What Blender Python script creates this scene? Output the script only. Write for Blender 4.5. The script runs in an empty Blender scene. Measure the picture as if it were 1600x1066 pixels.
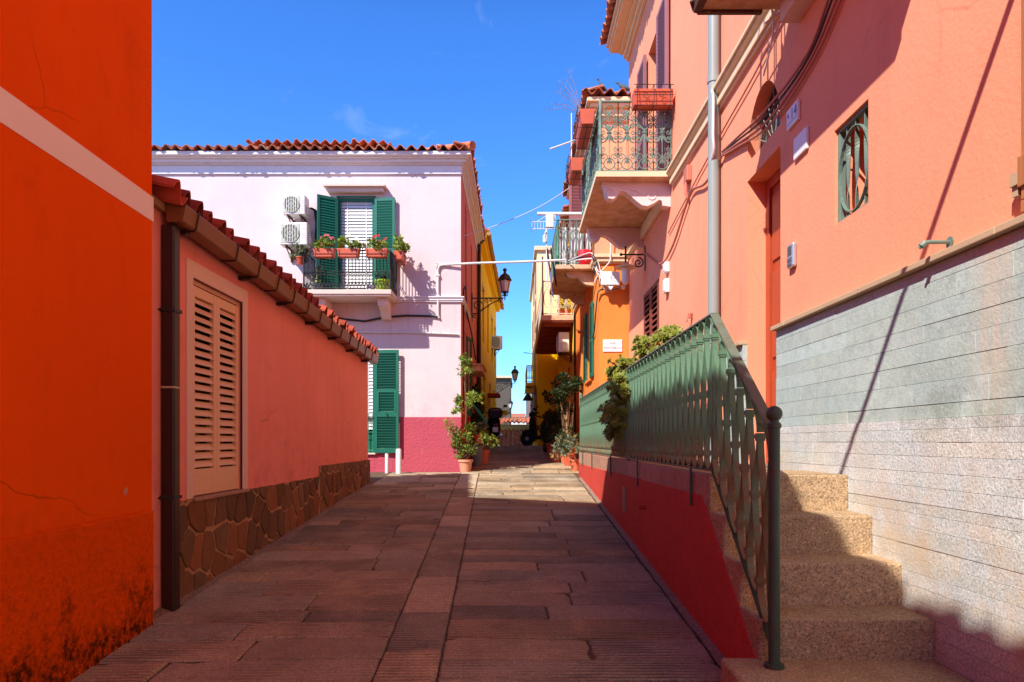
import bpy, math, random
from math import sin, cos, pi, radians as R
from mathutils import Vector as V, Matrix as M4

S = bpy.context.scene
COL = S.collection
# ------------------------------------------------------------------ camera
F = 1067.0            # focal length in photo pixels (24 mm lens)
cd = bpy.data.cameras.new("camera"); cam = bpy.data.objects.new("camera", cd); COL.objects.link(cam)
cam.location = (0, 0, 1.6); cam.rotation_euler = (R(90), 0, 0)
cd.lens = 24; cd.sensor_width = 36; cd.shift_x = -5/1600; cd.shift_y = 157/1600
cd.clip_start = .05; cd.clip_end = 6000
S.camera = cam
def P(px, py, Y): return V(((px-805)/F*Y, Y, 1.6+(690-py)/F*Y))
# ------------------------------------------------------------------ light
SD = V((.68, .77, -1.0)).normalized()        # direction the sunlight travels
sl = bpy.data.lights.new("sun", 'SUN'); so = bpy.data.objects.new("sun", sl); COL.objects.link(so)
so.location = (-20, -20, 30)
so.rotation_euler = SD.to_track_quat('-Z', 'Y').to_euler()
sl.energy = 5.0; sl.angle = R(.5); sl.color = (1, .93, .84)
W = bpy.data.worlds.new("World"); S.world = W; W.use_nodes = True
wn = W.node_tree.nodes; wl = W.node_tree.links
bg = wn["Background"]
sky = wn.new("ShaderNodeTexSky"); sky.sky_type = 'NISHITA'; sky.sun_disc = False
sky.sun_elevation = math.asin(-SD.z); sky.sun_rotation = math.atan2(-SD.x, -SD.y)
sky.altitude = 0; sky.air_density = 1.0; sky.dust_density = .15; sky.ozone_density = 3.0
hs = wn.new("ShaderNodeHueSaturation"); hs.inputs['Saturation'].default_value = 1.15
wl.new(sky.outputs[0], hs.inputs['Color'])
tcw = wn.new("ShaderNodeTexCoord"); sxw = wn.new("ShaderNodeSeparateXYZ"); wl.new(tcw.outputs['Generated'], sxw.inputs[0])
rw_ = wn.new("ShaderNodeValToRGB"); rw_.color_ramp.elements[0].color = (.55,.93,1.35,1); rw_.color_ramp.elements[1].color = (.08,.11,.15,1)
rw_.color_ramp.elements[0].position = .0; rw_.color_ramp.elements[1].position = .88
e_ = rw_.color_ramp.elements.new(.52); e_.color = (.50,.88,1.42,1)
wl.new(sxw.outputs[2], rw_.inputs[0])
mw = wn.new("ShaderNodeMix"); mw.data_type = 'RGBA'; mw.blend_type = 'MULTIPLY'; mw.inputs[0].default_value = 1
wl.new(hs.outputs[0], mw.inputs[6]); wl.new(rw_.outputs[0], mw.inputs[7])
ncl = wn.new("ShaderNodeTexNoise"); ncl.inputs['Scale'].default_value = 9; ncl.inputs['Detail'].default_value = 7
mpw = wn.new("ShaderNodeMapping"); mpw.inputs['Scale'].default_value = (1,1,3.2); wl.new(tcw.outputs['Generated'], mpw.inputs[0]); wl.new(mpw.outputs[0], ncl.inputs['Vector'])
rcl = wn.new("ShaderNodeValToRGB"); rcl.color_ramp.elements[0].position = .47; rcl.color_ramp.elements[1].position = .62; wl.new(ncl.outputs['Fac'], rcl.inputs[0])
rel = wn.new("ShaderNodeValToRGB"); el_ = rel.color_ramp.elements; el_[0].position = .035; el_[0].color = (1,1,1,1); el_[1].position = .075; el_[1].color = (0,0,0,1); wl.new(sxw.outputs[2], rel.inputs[0])
mcl = wn.new("ShaderNodeMath"); mcl.operation = 'MULTIPLY'; wl.new(rcl.outputs[0], mcl.inputs[0]); wl.new(rel.outputs[0], mcl.inputs[1])
mx2 = wn.new("ShaderNodeMix"); mx2.data_type = 'RGBA'; wl.new(mcl.outputs[0], mx2.inputs[0]); wl.new(mw.outputs[2], mx2.inputs[6]); mx2.inputs[7].default_value = (3.3,3.7,4.2,1)
nc2 = wn.new("ShaderNodeTexNoise"); nc2.inputs['Scale'].default_value = 7; nc2.inputs['Detail'].default_value = 9; nc2.inputs['Roughness'].default_value = .68; nc2.inputs['Distortion'].default_value = .8
mp2 = wn.new("ShaderNodeMapping"); mp2.inputs['Scale'].default_value = (1,1,2); mp2.inputs['Location'].default_value = (.7,.2,.4); wl.new(tcw.outputs['Generated'], mp2.inputs[0]); wl.new(mp2.outputs[0], nc2.inputs['Vector'])
rc2 = wn.new("ShaderNodeValToRGB"); rc2.color_ramp.elements[0].position = .60; rc2.color_ramp.elements[1].position = .85; rc2.color_ramp.elements[1].color = (.35,.35,.35,1); wl.new(nc2.outputs['Fac'], rc2.inputs[0])
mx3 = wn.new("ShaderNodeMix"); mx3.data_type = 'RGBA'; wl.new(rc2.outputs[0], mx3.inputs[0]); wl.new(mx2.outputs[2], mx3.inputs[6]); mx3.inputs[7].default_value = (3,3.6,4.4,1)
wl.new(mx3.outputs[2], bg.inputs[0]); bg.inputs[1].default_value = .15
S.view_settings.view_transform = 'Standard'; S.view_settings.look = 'None'
S.view_settings.exposure = .56; S.view_settings.gamma = 1
S.cycles.max_bounces = 8; S.cycles.diffuse_bounces = 5; S.cycles.use_denoising = True

# ------------------------------------------------------------------ mesh helper
class MB:
    def __init__(s): s.v = []; s.f = []; s.t = []; s.x = None; s.m = []; s.mi = 0
    def add(s, vs, fs, tint=1.0):
        b = len(s.v)
        s.v += [(s.x @ V(p)) if s.x else V(p) for p in vs]
        for f in fs: s.f.append([b+i for i in f]); s.t.append(tint); s.m.append(s.mi)
        return s
    def box(s, x0, y0, z0, x1, y1, z1, tint=1.0):
        x0, x1 = sorted((x0, x1)); y0, y1 = sorted((y0, y1)); z0, z1 = sorted((z0, z1))
        return s.add([(x0,y0,z0),(x1,y0,z0),(x1,y1,z0),(x0,y1,z0),(x0,y0,z1),(x1,y0,z1),(x1,y1,z1),(x0,y1,z1)],
              [(3,2,1,0),(4,5,6,7),(0,1,5,4),(1,2,6,5),(2,3,7,6),(3,0,4,7)], tint)
    def quad(s, a, b, c, d, tint=1.0): return s.add([a,b,c,d], [(0,1,2,3)], tint)
    def tube(s, pts, r, n=8, closed=False, tint=1.0):
        pts = [V(p) for p in pts]; N = len(pts)
        rs = r if isinstance(r, (list, tuple)) else [r]*N
        vs = []; up = None
        for i, p in enumerate(pts):
            a = pts[(i-1) % N] if (closed or i) else p
            c = pts[(i+1) % N] if (closed or i < N-1) else p
            t = (c-a)
            if t.length < 1e-9: t = V((0,0,1))
            t.normalize()
            if up is None: up = V((0,0,1)) if abs(t.z) < .9 else V((1,0,0))
            u = t.cross(up)
            if u.length < 1e-6: u = t.cross(V((0,1,0)))
            u.normalize(); w = u.cross(t).normalized(); up = w
            for k in range(n):
                an = 2*pi*k/n; vs.append(p+(u*cos(an)+w*sin(an))*rs[i])
        fs = []
        for i in range(N if closed else N-1):
            j = (i+1) % N
            for k in range(n): fs.append((i*n+k, i*n+(k+1) % n, j*n+(k+1) % n, j*n+k))
        if not closed: fs.append(tuple(range(n))[::-1]); fs.append(tuple((N-1)*n+k for k in range(n)))
        return s.add(vs, fs, tint)
    def ribbon(s, pts, w, th):            # flat bar, wide along x, bent in the yz plane
        pts = [V(p) for p in pts]; vs = []; N = len(pts)
        for i, p in enumerate(pts):
            t = (pts[min(i+1,N-1)]-pts[max(i-1,0)]).normalized(); n = t.cross(V((1,0,0))).normalized()
            for a, b in ((-1,-1),(1,-1),(1,1),(-1,1)): vs.append(p+V((a*w/2,0,0))+n*(b*th/2))
        fs = [(i*4+k, i*4+(k+1)%4, i*4+4+(k+1)%4, i*4+4+k) for i in range(N-1) for k in range(4)]
        fs += [(3,2,1,0), tuple((N-1)*4+k for k in range(4))]
        return s.add(vs, fs)
    def lathe(s, prof, c=(0,0,0), n=16, tint=1.0, cap=True):
        vs = []; c = V(c)
        for r, z in prof:
            for k in range(n): vs.append(c+V((r*cos(2*pi*k/n), r*sin(2*pi*k/n), z)))
        fs = [(i*n+k, i*n+(k+1)%n, (i+1)*n+(k+1)%n, (i+1)*n+k) for i in range(len(prof)-1) for k in range(n)]
        if cap: fs += [tuple(range(n))[::-1], tuple((len(prof)-1)*n+k for k in range(n))]
        return s.add(vs, fs, tint)
    def ball(s, c, r, n=12, m=8, tint=1.0):
        rr = r if isinstance(r, (tuple, list)) else (r,r,r); c = V(c); vs = []; fs = []
        for i in range(1, m):
            for k in range(n):
                a = pi*i/m; b = 2*pi*k/n
                vs.append(c+V((rr[0]*sin(a)*cos(b), rr[1]*sin(a)*sin(b), rr[2]*cos(a))))
        for i in range(m-2):
            for k in range(n): fs.append((i*n+k, (i+1)*n+k, (i+1)*n+(k+1)%n, i*n+(k+1)%n))
        vs += [c+V((0,0,rr[2])), c-V((0,0,rr[2]))]; T = (m-1)*n
        for k in range(n): fs.append((T, k, (k+1)%n)); fs.append((T+1, (m-2)*n+(k+1)%n, (m-2)*n+k))
        return s.add(vs, fs, tint)
    def prism(s, poly, f, a, b, tint=1.0):    # f(u,v,w)->xyz ; poly in (u,v) ; w from a to b
        n = len(poly)
        vs = [f(u,v,a) for u,v in poly]+[f(u,v,b) for u,v in poly]
        fs = [tuple(range(n))[::-1], tuple(range(n,2*n))]+[(i,(i+1)%n,n+(i+1)%n,n+i) for i in range(n)]
        return s.add(vs, fs, tint)
    def loft(s, secs, n=14, p=2.4, tint=1.0):  # sections (y, x, z, w, h) across y, superellipse
        vs = []
        for y, x, z, w, h in secs:
            for k in range(n):
                a = 2*pi*k/n; c_, s_ = cos(a), sin(a)
                vs.append((x+w*math.copysign(abs(c_)**(2/p), c_), y, z+h*math.copysign(abs(s_)**(2/p), s_)))
        N = len(secs)
        fs = [(i*n+k, i*n+(k+1)%n, (i+1)*n+(k+1)%n, (i+1)*n+k) for i in range(N-1) for k in range(n)]
        fs += [tuple(range(n)), tuple((N-1)*n+k for k in range(n))[::-1]]
        return s.add(vs, fs, tint)
    def build(s, name, mat, parent=None, loc=None, rotz=0, rel=False, smooth=False, bevel=0, angle=40, seg=2, skew=None):
        if skew: s.v = [skew(p) for p in s.v]
        me = bpy.data.meshes.new(name)
        off = V((0,0,0))
        if loc is None:
            off = wloc(parent) if parent else V((0,0,0))
        me.from_pydata([tuple(p-off) for p in s.v], [], s.f)
        at = me.color_attributes.new('tint', 'FLOAT_COLOR', 'CORNER')
        cols = []
        for f, t in zip(s.f, s.t):
            c = (t,t,t,1) if isinstance(t, (int,float)) else (t[0],t[1],t[2],t[3] if len(t) > 3 else 1)
            cols += list(c)*len(f)
        at.data.foreach_set('color', cols)
        for m in (mat if isinstance(mat, (list,tuple)) else [mat]): me.materials.append(m)
        if any(s.m): me.polygons.foreach_set('material_index', s.m)
        me.update()
        if smooth:
            me.polygons.foreach_set('use_smooth', [True]*len(me.polygons)); me.set_sharp_from_angle(angle=R(angle))
        o = bpy.data.objects.new(name, me); COL.objects.link(o)
        if parent: o.parent = parent
        if loc is not None:
            o.location = V(loc) if (rel or not parent) else V(loc)-wloc(parent)
            o.rotation_euler = (0,0,rotz)
        if bevel:
            b = o.modifiers.new('bevel', 'BEVEL'); b.width = bevel; b.segments = seg; b.limit_method = 'ANGLE'; b.angle_limit = R(38)
        return o
def wloc(o):
    p = V((0,0,0))
    while o: p += o.location; o = o.parent
    return p
def tag(o, label, cat, group=None, kind=None):
    if label: o['label'] = label
    if cat: o['category'] = cat
    if group: o['group'] = group
    if kind: o['kind'] = kind
    return o
def thing(name, label, cat, loc=(0,0,0), group=None, rotz=0):
    o = bpy.data.objects.new(name, None); COL.objects.link(o); o.empty_display_size = .2
    o.location = loc; o.rotation_euler = (0,0,rotz)
    return tag(o, label, cat, group)
def copy_tree(o, parent=None):
    c = o.copy(); COL.objects.link(c)
    if parent: c.parent = parent
    for ch in list(o.children): copy_tree(ch, c)
    return c
def struct(o): o['kind'] = 'structure'; return o

# ------------------------------------------------------------------ materials
class NB:
    def __init__(s, name):
        s.m = bpy.data.materials.new(name); s.m.use_nodes = True
        s.n = s.m.node_tree.nodes; s.l = s.m.node_tree.links; s.b = s.n["Principled BSDF"]
        s.pos = s.n.new("ShaderNodeNewGeometry").outputs['Position']
    def node(s, t, **k):
        n = s.n.new(t)
        for a, b in k.items():
            if hasattr(n, a): setattr(n, a, b)
            else: n.inputs[a.replace('_',' ')].default_value = b
        return n
    def link(s, a, b): s.l.new(a, b)
    def noise(s, scale, detail=4, rough=.55, vec=None, stretch=None):
        n = s.node("ShaderNodeTexNoise"); n.inputs['Scale'].default_value = scale
        n.inputs['Detail'].default_value = detail; n.inputs['Roughness'].default_value = rough
        v = vec or s.pos
        if stretch:
            mp = s.node("ShaderNodeMapping"); mp.inputs['Scale'].default_value = stretch
            s.link(v, mp.inputs[0]); v = mp.outputs[0]
        s.link(v, n.inputs['Vector']); return n.outputs['Fac']
    def ramp(s, fac, pts):
        r = s.node("ShaderNodeValToRGB"); e = r.color_ramp.elements
        while len(e) < len(pts): e.new(.5)
        for q, (p, c) in zip(e, pts):
            q.position = p; q.color = (c,c,c,1) if isinstance(c, (int,float)) else (*c[:3],1)
        s.link(fac, r.inputs[0]); return r.outputs[0]
    def mix(s, fac, a, b, mode='MIX'):
        n = s.node("ShaderNodeMix", data_type='RGBA', blend_type=mode)
        for i, q in ((0, fac), (6, a), (7, b)):
            if isinstance(q, (int,float)): n.inputs[i].default_value = q if i == 0 else (q,q,q,1)
            elif isinstance(q, (tuple,list)): n.inputs[i].default_value = (*q[:3],1)
            else: s.link(q, n.inputs[i])
        return n.outputs[2]
    def math(s, op, a, b=0):
        n = s.node("ShaderNodeMath", operation=op)
        for i, q in enumerate((a,b)):
            if isinstance(q, (int,float)): n.inputs[i].default_value = q
            else: s.link(q, n.inputs[i])
        return n.outputs[0]
    def axis(s, i):
        n = s.node("ShaderNodeSeparateXYZ"); s.link(s.pos, n.inputs[0]); return n.outputs[i]
    def maprange(s, v, a, b, c=0, d=1):
        n = s.node("ShaderNodeMapRange")
        for i, q in enumerate((a,b,c,d)): n.inputs[i+1].default_value = q
        s.link(v, n.inputs[0]); return n.outputs[0]
    def bump(s, h, dist=.01, strength=.6, prev=None):
        n = s.node("ShaderNodeBump"); n.inputs['Distance'].default_value = dist; n.inputs['Strength'].default_value = strength
        s.link(h, n.inputs['Height'])
        if prev: s.link(prev, n.inputs['Normal'])
        return n.outputs[0]
    def tint(s, col):
        a = s.node("ShaderNodeVertexColor"); a.layer_name = 'tint'
        return s.mix(1.0, col, a.outputs[0], 'MULTIPLY')
    def out(s, col, rough=.8, normal=None, metal=0, spec=.5):
        if isinstance(col, (tuple,list)): s.b.inputs['Base Color'].default_value = (*col[:3],1)
        else: s.link(col, s.b.inputs['Base Color'])
        if isinstance(rough, (int,float)): s.b.inputs['Roughness'].default_value = rough
        else: s.link(rough, s.b.inputs['Roughness'])
        s.b.inputs['Metallic'].default_value = metal
        s.b.inputs['Specular IOR Level'].default_value = spec
        if normal: s.link(normal, s.b.inputs['Normal'])
        return s.m
def mul(c, k): return tuple(min(1, x*k) for x in c[:3])
MAT = {}
def stucco(name, c, var=.12, bump=.35, bs=60, dist=.006, streak=0.0, dirt=None, age=0.0, spec=.2):
    k = NB(name)
    n1 = k.noise(.9, 5, .6); n2 = k.noise(9, 4, .6)
    col = k.mix(n1, mul(c, 1-var), mul(c, 1+var))
    col = k.mix(k.math('MULTIPLY', n2, .5), col, mul(c, 1-var*.7))
    if streak:      # rain streaks
        n3 = k.noise(3.0, 5, .6, stretch=(2.2,2.2,.22))
        col = k.mix(k.math('MULTIPLY', k.ramp(n3, [(.52,0),(.75,1)]), streak), col, mul(c, .72))
    crk = None
    if age:
        f = k.ramp(k.noise(.55, 3, .5), [(.50,0),(.54,1)]); col = k.mix(k.math('MULTIPLY', f, .16*age), col, mul(c, 1.35))          # repaired areas
        f = k.ramp(k.noise(2.3, 8, .72), [(.56,0),(.70,1)]); col = k.mix(k.math('MULTIPLY', f, .30*age), col, mul(c, .62))        # grime
        f = k.ramp(k.noise(21, 5, .75), [(.66,0),(.72,1)]); col = k.mix(k.math('MULTIPLY', f, .35*age), col, mul(c, 1.6))          # rubbed spots
        nz = k.node("ShaderNodeTexNoise"); nz.inputs['Scale'].default_value = 2.2; nz.inputs['Detail'].default_value = 6; k.link(k.pos, nz.inputs['Vector'])
        vm = k.node("ShaderNodeMix", data_type='VECTOR'); vm.inputs[0].default_value = .16; k.link(k.pos, vm.inputs[4]); k.link(nz.outputs['Color'], vm.inputs[5])
        vo = k.node("ShaderNodeTexVoronoi", feature='DISTANCE_TO_EDGE'); vo.inputs['Scale'].default_value = .75; k.link(vm.outputs[1], vo.inputs['Vector'])
        crk = k.math('MULTIPLY', k.ramp(vo.outputs[0], [(.0015,1),(.004,0)]), k.ramp(k.noise(.8, 3), [(.52,0),(.60,1)]))
        col = k.mix(k.math('MULTIPLY', crk, .55*age), col, mul(c, .35))
    if dirt: col = dirt(k, col)
    h = k.math('ADD', k.noise(bs, 5, .65), k.math('MULTIPLY', k.noise(bs*.12, 3), .8))
    MAT[name] = k.out(col, .88, k.bump(h, dist, bump), spec=spec); return MAT[name]
def plain(name, c, rough=.6, var=.12, vs=6, bump=.15, bs=40, metal=0, tint=False, spec=.4, dist=.003, wear=None):
    k = NB(name)
    col = k.mix(k.noise(vs, 5, .6), mul(c, 1-var), mul(c, 1+var))
    if wear:
        wc, lo, hi, sc = wear
        col = k.mix(k.ramp(k.noise(sc, 6, .7), [(lo,0),(hi,1)]), col, wc)
    if tint: col = k.tint(col)
    nm = k.bump(k.noise(bs, 4), dist, bump) if bump else None
    MAT[name] = k.out(col, rough, nm, metal, spec); return MAT[name]

def mould(k, col):       # black mould patches low on the orange wall
    z = k.axis(2)
    band = k.maprange(z, .35, 1.05, 1.0, 0.0)
    n = k.noise(3.6, 8, .72); n2 = k.noise(26, 6, .75)
    f = k.math('MULTIPLY', k.ramp(k.math('ADD', k.math('MULTIPLY', n, .75), k.math('MULTIPLY', band, .30)), [(.50,0),(.64,1)]), k.ramp(n2, [(.36,0),(.56,1)]))
    f = k.math('MULTIPLY', f, k.maprange(z, .95, 1.12, 1, 0))
    g2 = k.math('MULTIPLY', k.ramp(k.noise(30, 5, .7), [(.50,0),(.62,1)]), k.maprange(z, .5, 1.2, .5, .12)); col = k.mix(g2, col, mul(ORG,.42))
    return k.mix(k.math('MULTIPLY', f, .93), col, (.025,.016,.008))
ORG = (.90, .10, .002)
stucco('orange_paint', ORG, .13, .7, 38, .008, age=1.0, streak=.2, spec=.03)
stucco('orange_dado_paint', mul(ORG,.97), .16, .9, 30, .024, dirt=mould, age=.8, spec=.03)
stucco('band_paint', (.93,.76,.68), .06, .3, 50)
def sill_dirt(k, col):
    n = k.noise(5, 6, .7)
    f = k.math('MULTIPLY', k.ramp(n, [(.5,0),(.72,1)]), k.maprange(k.axis(2), 1.2, 2.1, .6, 0))
    return k.mix(f, col, (.55,.10,.12))
stucco('cottage_paint', (.92,.295,.225), .11, .6, 40, .008, streak=.3, age=.9, dirt=sill_dirt)
stucco('cottage_trim', (.80,.56,.44), .07, .25, 50)
def patch(k, col):
    n = k.noise(1.1, 4, .6)
    col = k.mix(k.math('MULTIPLY', k.ramp(n, [(.5,0),(.62,1)]), .4), col, (.76,.64,.60))
    z = k.axis(2); st = k.ramp(k.noise(4.0, 6, .65, stretch=(2.5,2.5,.18)), [(.48,0),(.7,1)])
    f = k.math('MULTIPLY', st, k.math('MULTIPLY', k.maprange(z, 3.2, 4.2, 0, 1), k.maprange(z, 4.28, 4.3, 1, 0)))
    col = k.mix(k.math('MULTIPLY', f, .35), col, (.42,.33,.34))
    f = k.math('MULTIPLY', k.ramp(k.noise(4.5, 7, .72), [(.46,0),(.68,1)]), k.maprange(z, 2.07, 2.75, .8, 0))
    return k.mix(k.math('MULTIPLY', f, .5), col, (.55,.30,.33))
stucco('pink_paint', (.69,.565,.57), .06, .4, 40, .006, streak=.25, age=.35, dirt=patch)
def scuff(k, col):
    f = k.ramp(k.noise(7, 8, .75), [(.58,0),(.72,1)])
    return k.mix(k.math('MULTIPLY', f, .3), col, (.72,.24,.30))
stucco('magenta_dado', (.50,.085,.12), .12, .8, 22, .022, dirt=scuff)
stucco('side_salmon', (.72,.22,.17), .10, .3, 40, streak=.3)
stucco('side_red', (.40,.03,.02), .10, .6, 40)
stucco('cornice_cream', (.74,.58,.50), .12, .25, 45, streak=.25)
stucco('cornice_white', (.78,.74,.76), .08, .25, 45, streak=.35)
stucco('salmon_paint', (.88,.335,.195), .10, .4, 42, .008, streak=.35, age=.6)
stucco('cornice_tan', (.80,.60,.38), .08, .25, 45, streak=.35)
stucco('red_stucco', (.58,.065,.045), .26, 1.0, 42, .016, dirt=lambda k, c: k.mix(k.math('MULTIPLY', k.ramp(k.noise(9,7,.7), [(.52,0),(.75,1)]), .35), c, (.30,.04,.04)))
stucco('right_orange', (.84,.255,.05), .08, .4, 40, streak=.25, age=.5)
stucco('right_upper', (.86,.36,.20), .06, .3, 40, streak=.15)
stucco('amber_paint', (.88,.52,.05), .08, .3, 40, streak=.3)
stucco('cream_paint', (.80,.66,.40), .06, .25, 40, streak=.25)
stucco('yellow_paint', (.95,.60,.006), .06, .25, 40, streak=.15)
stucco('taupe_paint', (.115,.095,.075), .08, .25, 30)
stucco('grey_paint', (.30,.28,.29), .1, .25, 30)
stucco('white_wall', (.80,.76,.74), .05, .2, 20)
stucco('slab_concrete', (.72,.50,.33), .18, .4, 30, streak=.2, dirt=lambda k, c: k.mix(k.math('MULTIPLY', k.ramp(k.noise(5,7,.7), [(.40,0),(.66,1)]), .8), c, (.45,.22,.08)))
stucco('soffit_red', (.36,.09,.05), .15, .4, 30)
stucco('carved_stone', (.78,.62,.58), .08, .3, 60)
plain('tile', (.47,.135,.065), .85, .3, 9, .5, 60, tint=True, spec=.2, wear=((.58,.42,.30), .50, .70, 6))
plain('tile_dark', (.40,.065,.03), .75, .25, 9, .4, 60, tint=True, spec=.35, wear=((.35,.18,.10), .6, .75, 5))
plain('gutter_brown', (.20,.062,.009), .42, .12, 3, .06, 20, spec=.5, wear=((.30,.15,.06), .6, .8, 8))
plain('pipe_brown', (.035,.013,.006), .4, .2, 4, .06, 20, spec=.4)
plain('beige_shutter', (.80,.50,.29), .5, .07, 3, .12, 30)
plain('teal_shutter', (.007,.135,.085), .42, .12, 5, .12, 30)
plain('brown_shutter', (.20,.045,.030), .5, .2, 6, .2, 40)
plain('plum_shutter', (.30,.12,.13), .5, .15, 6, .2, 40)
plain('door_wood', (.42,.065,.022), .42, .2, 5, .2, 30)
def wood(name, c, rough=.55):
    k = NB(name)
    n = k.noise(7, 6, .65, stretch=(5,5,.35))
    MAT[name] = k.out(k.mix(n, mul(c,.45), mul(c,1.5)), rough, k.bump(n, .004, .5)); return MAT[name]
wood('old_wood', (.42,.16,.045)); wood('pale_wood', (.34,.20,.09), .8)
plain('blind_white', (.80,.78,.76), .6, .06, 5, .1)
plain('white_metal', (.78,.77,.74), .45, .06, 5, .1, 40)
plain('ac_panel', (.50,.52,.44), .6, .1, 9, 0)
plain('grille_dark', (.14,.16,.10), .6, .2, 9, 0)
plain('black_iron', (.022,.024,.026), .5, .3, 9, .3, 90, wear=((.06,.05,.045), .55, .75, 12))
plain('iron_green', (.15,.23,.185), .5, .2, 9, .3, 90, wear=((.10,.13,.11), .52, .72, 18))
def rail_paint():
    k = NB('rail_paint'); c = (.105,.225,.14)
    col = k.mix(k.noise(7,5), mul(c,.82), mul(c,1.12))
    col = k.mix(k.ramp(k.noise(45,5,.7), [(.60,0),(.68,1)]), col, (.10,.06,.03))
    f = k.math('MULTIPLY', k.maprange(k.axis(2), 1.45, 1.72, 1, 0), k.ramp(k.noise(9,5,.7), [(.35,0),(.55,1)]))
    col = k.mix(k.math('MULTIPLY', f, .8), col, (.20,.055,.016))
    MAT['rail_paint'] = k.out(col, .48, k.bump(k.noise(70,4), .003, .3))
rail_paint()
plain('rail_dark', (.05,.085,.055), .5, .25, 9, .3, 70, wear=((.10,.05,.03), .56, .72, 14))
plain('handrail', (.13,.17,.125), .42, .25, 9, .25, 70, wear=((.12,.07,.05), .52, .7, 9))
plain('drain_grey', (.27,.31,.30), .42, .12, 2, .1, 30, wear=((.30,.16,.08), .66, .78, 12))
plain('plaque_white', (.80,.80,.80), .35, .04, 6, .05)
plain('plaque_edge', (.55,.50,.44), .6)
plain('letter_blue', (.02,.05,.28), .5, .1, 5, 0)
plain('letter_grey', (.10,.12,.18), .6, .2, 5, 0)
plain('steel', (.55,.56,.57), .3, .08, 8, .05, metal=.7)
plain('terracotta', (.62,.155,.070), .75, .15, 9, .25, 60)
plain('terracotta_pale', (.62,.28,.17), .8, .2, 9, .3, 60)
plain('planter_red', (.56,.105,.050), .55, .10, 6, .1)
plain('lime_plastic', (.42,.62,.02), .35, .1, 5, .05)
plain('soil', (.05,.03,.02), .95, .3, 30, .5)
plain('stem', (.16,.10,.05), .8, .3, 20, .4)
def leafmat(name, c, c2, trans=.25):
    k = NB(name)
    col = k.tint(k.mix(k.noise(14, 3), c, c2))
    k.out(col, .45, spec=.35)
    tr = k.node("ShaderNodeBsdfTranslucent"); k.link(k.mix(1.0, col, (1.0,1.0,.55), 'MULTIPLY'), tr.inputs[0])
    ms = k.node("ShaderNodeMixShader"); ms.inputs[0].default_value = trans; k.link(k.b.outputs[0], ms.inputs[1]); k.link(tr.outputs[0], ms.inputs[2])
    k.link(ms.outputs[0], k.n["Material Output"].inputs[0])
    MAT[name] = k.m
leafmat('leaf_green', (.075,.15,.022), (.16,.25,.04))
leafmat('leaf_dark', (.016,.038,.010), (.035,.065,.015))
leafmat('leaf_aeonium', (.15,.22,.03), (.34,.33,.045))
leafmat('leaf_grey', (.12,.17,.11), (.20,.25,.15))
leafmat('leaf_red', (.45,.10,.04), (.60,.22,.09))
leafmat('leaf_bright', (.13,.24,.03), (.26,.36,.06))
leafmat('petal_pink', (.70,.10,.14), (.80,.25,.25)); leafmat('petal_white', (.75,.75,.68), (.80,.80,.75)); leafmat('petal_red', (.65,.02,.05), (.75,.08,.10))
plain('glass_lamp', (.75,.72,.68), .25, .03, 4, 0)
plain('glass_dark', (.012,.014,.014), .08, .2, 2, 0, spec=.6)
plain('wire_pale', (.66,.64,.62), .5, .08, 5, .1)
plain('wire_coral', (.52,.17,.11), .55, .15, 5, .1)
plain('wire_dark', (.03,.03,.032), .55)
plain('scooter_black', (.008,.008,.009), .6, .1, 4, 0); plain('scooter_red', (.28,.01,.012), .3, .1, 4, 0)
plain('scooter_grey', (.15,.15,.16), .35, .1, 4, 0); plain('rubber', (.015,.015,.015), .85)
plain('cloth_violet', (.30,.28,.62), .9, .1, 8, .3); plain('cloth_navy', (.03,.03,.10), .9, .3, 20, .3)
plain('fur', (.70,.58,.45), .9, .3, 18, .4); plain('fur_dark', (.10,.06,.04), .9)
plain('feather', (.07,.09,.10), .7, .5, 40, .2)
plain('bucket_red', (.62,.01,.025), .4, .1, 5, .1)
plain('pail_grey', (.12,.13,.14), .5, .1, 5, .1)
plain('green_pole', (.02,.22,.12), .45)
plain('rust', (.085,.028,.014), .7, .5, 8, .5, 50, wear=((.45,.30,.16), .62, .7, 6))
plain('awning_ochre', (.42,.22,.05), .8, .2, 6, .3)
plain('cobalt', (.05,.12,.5), .5)

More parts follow.
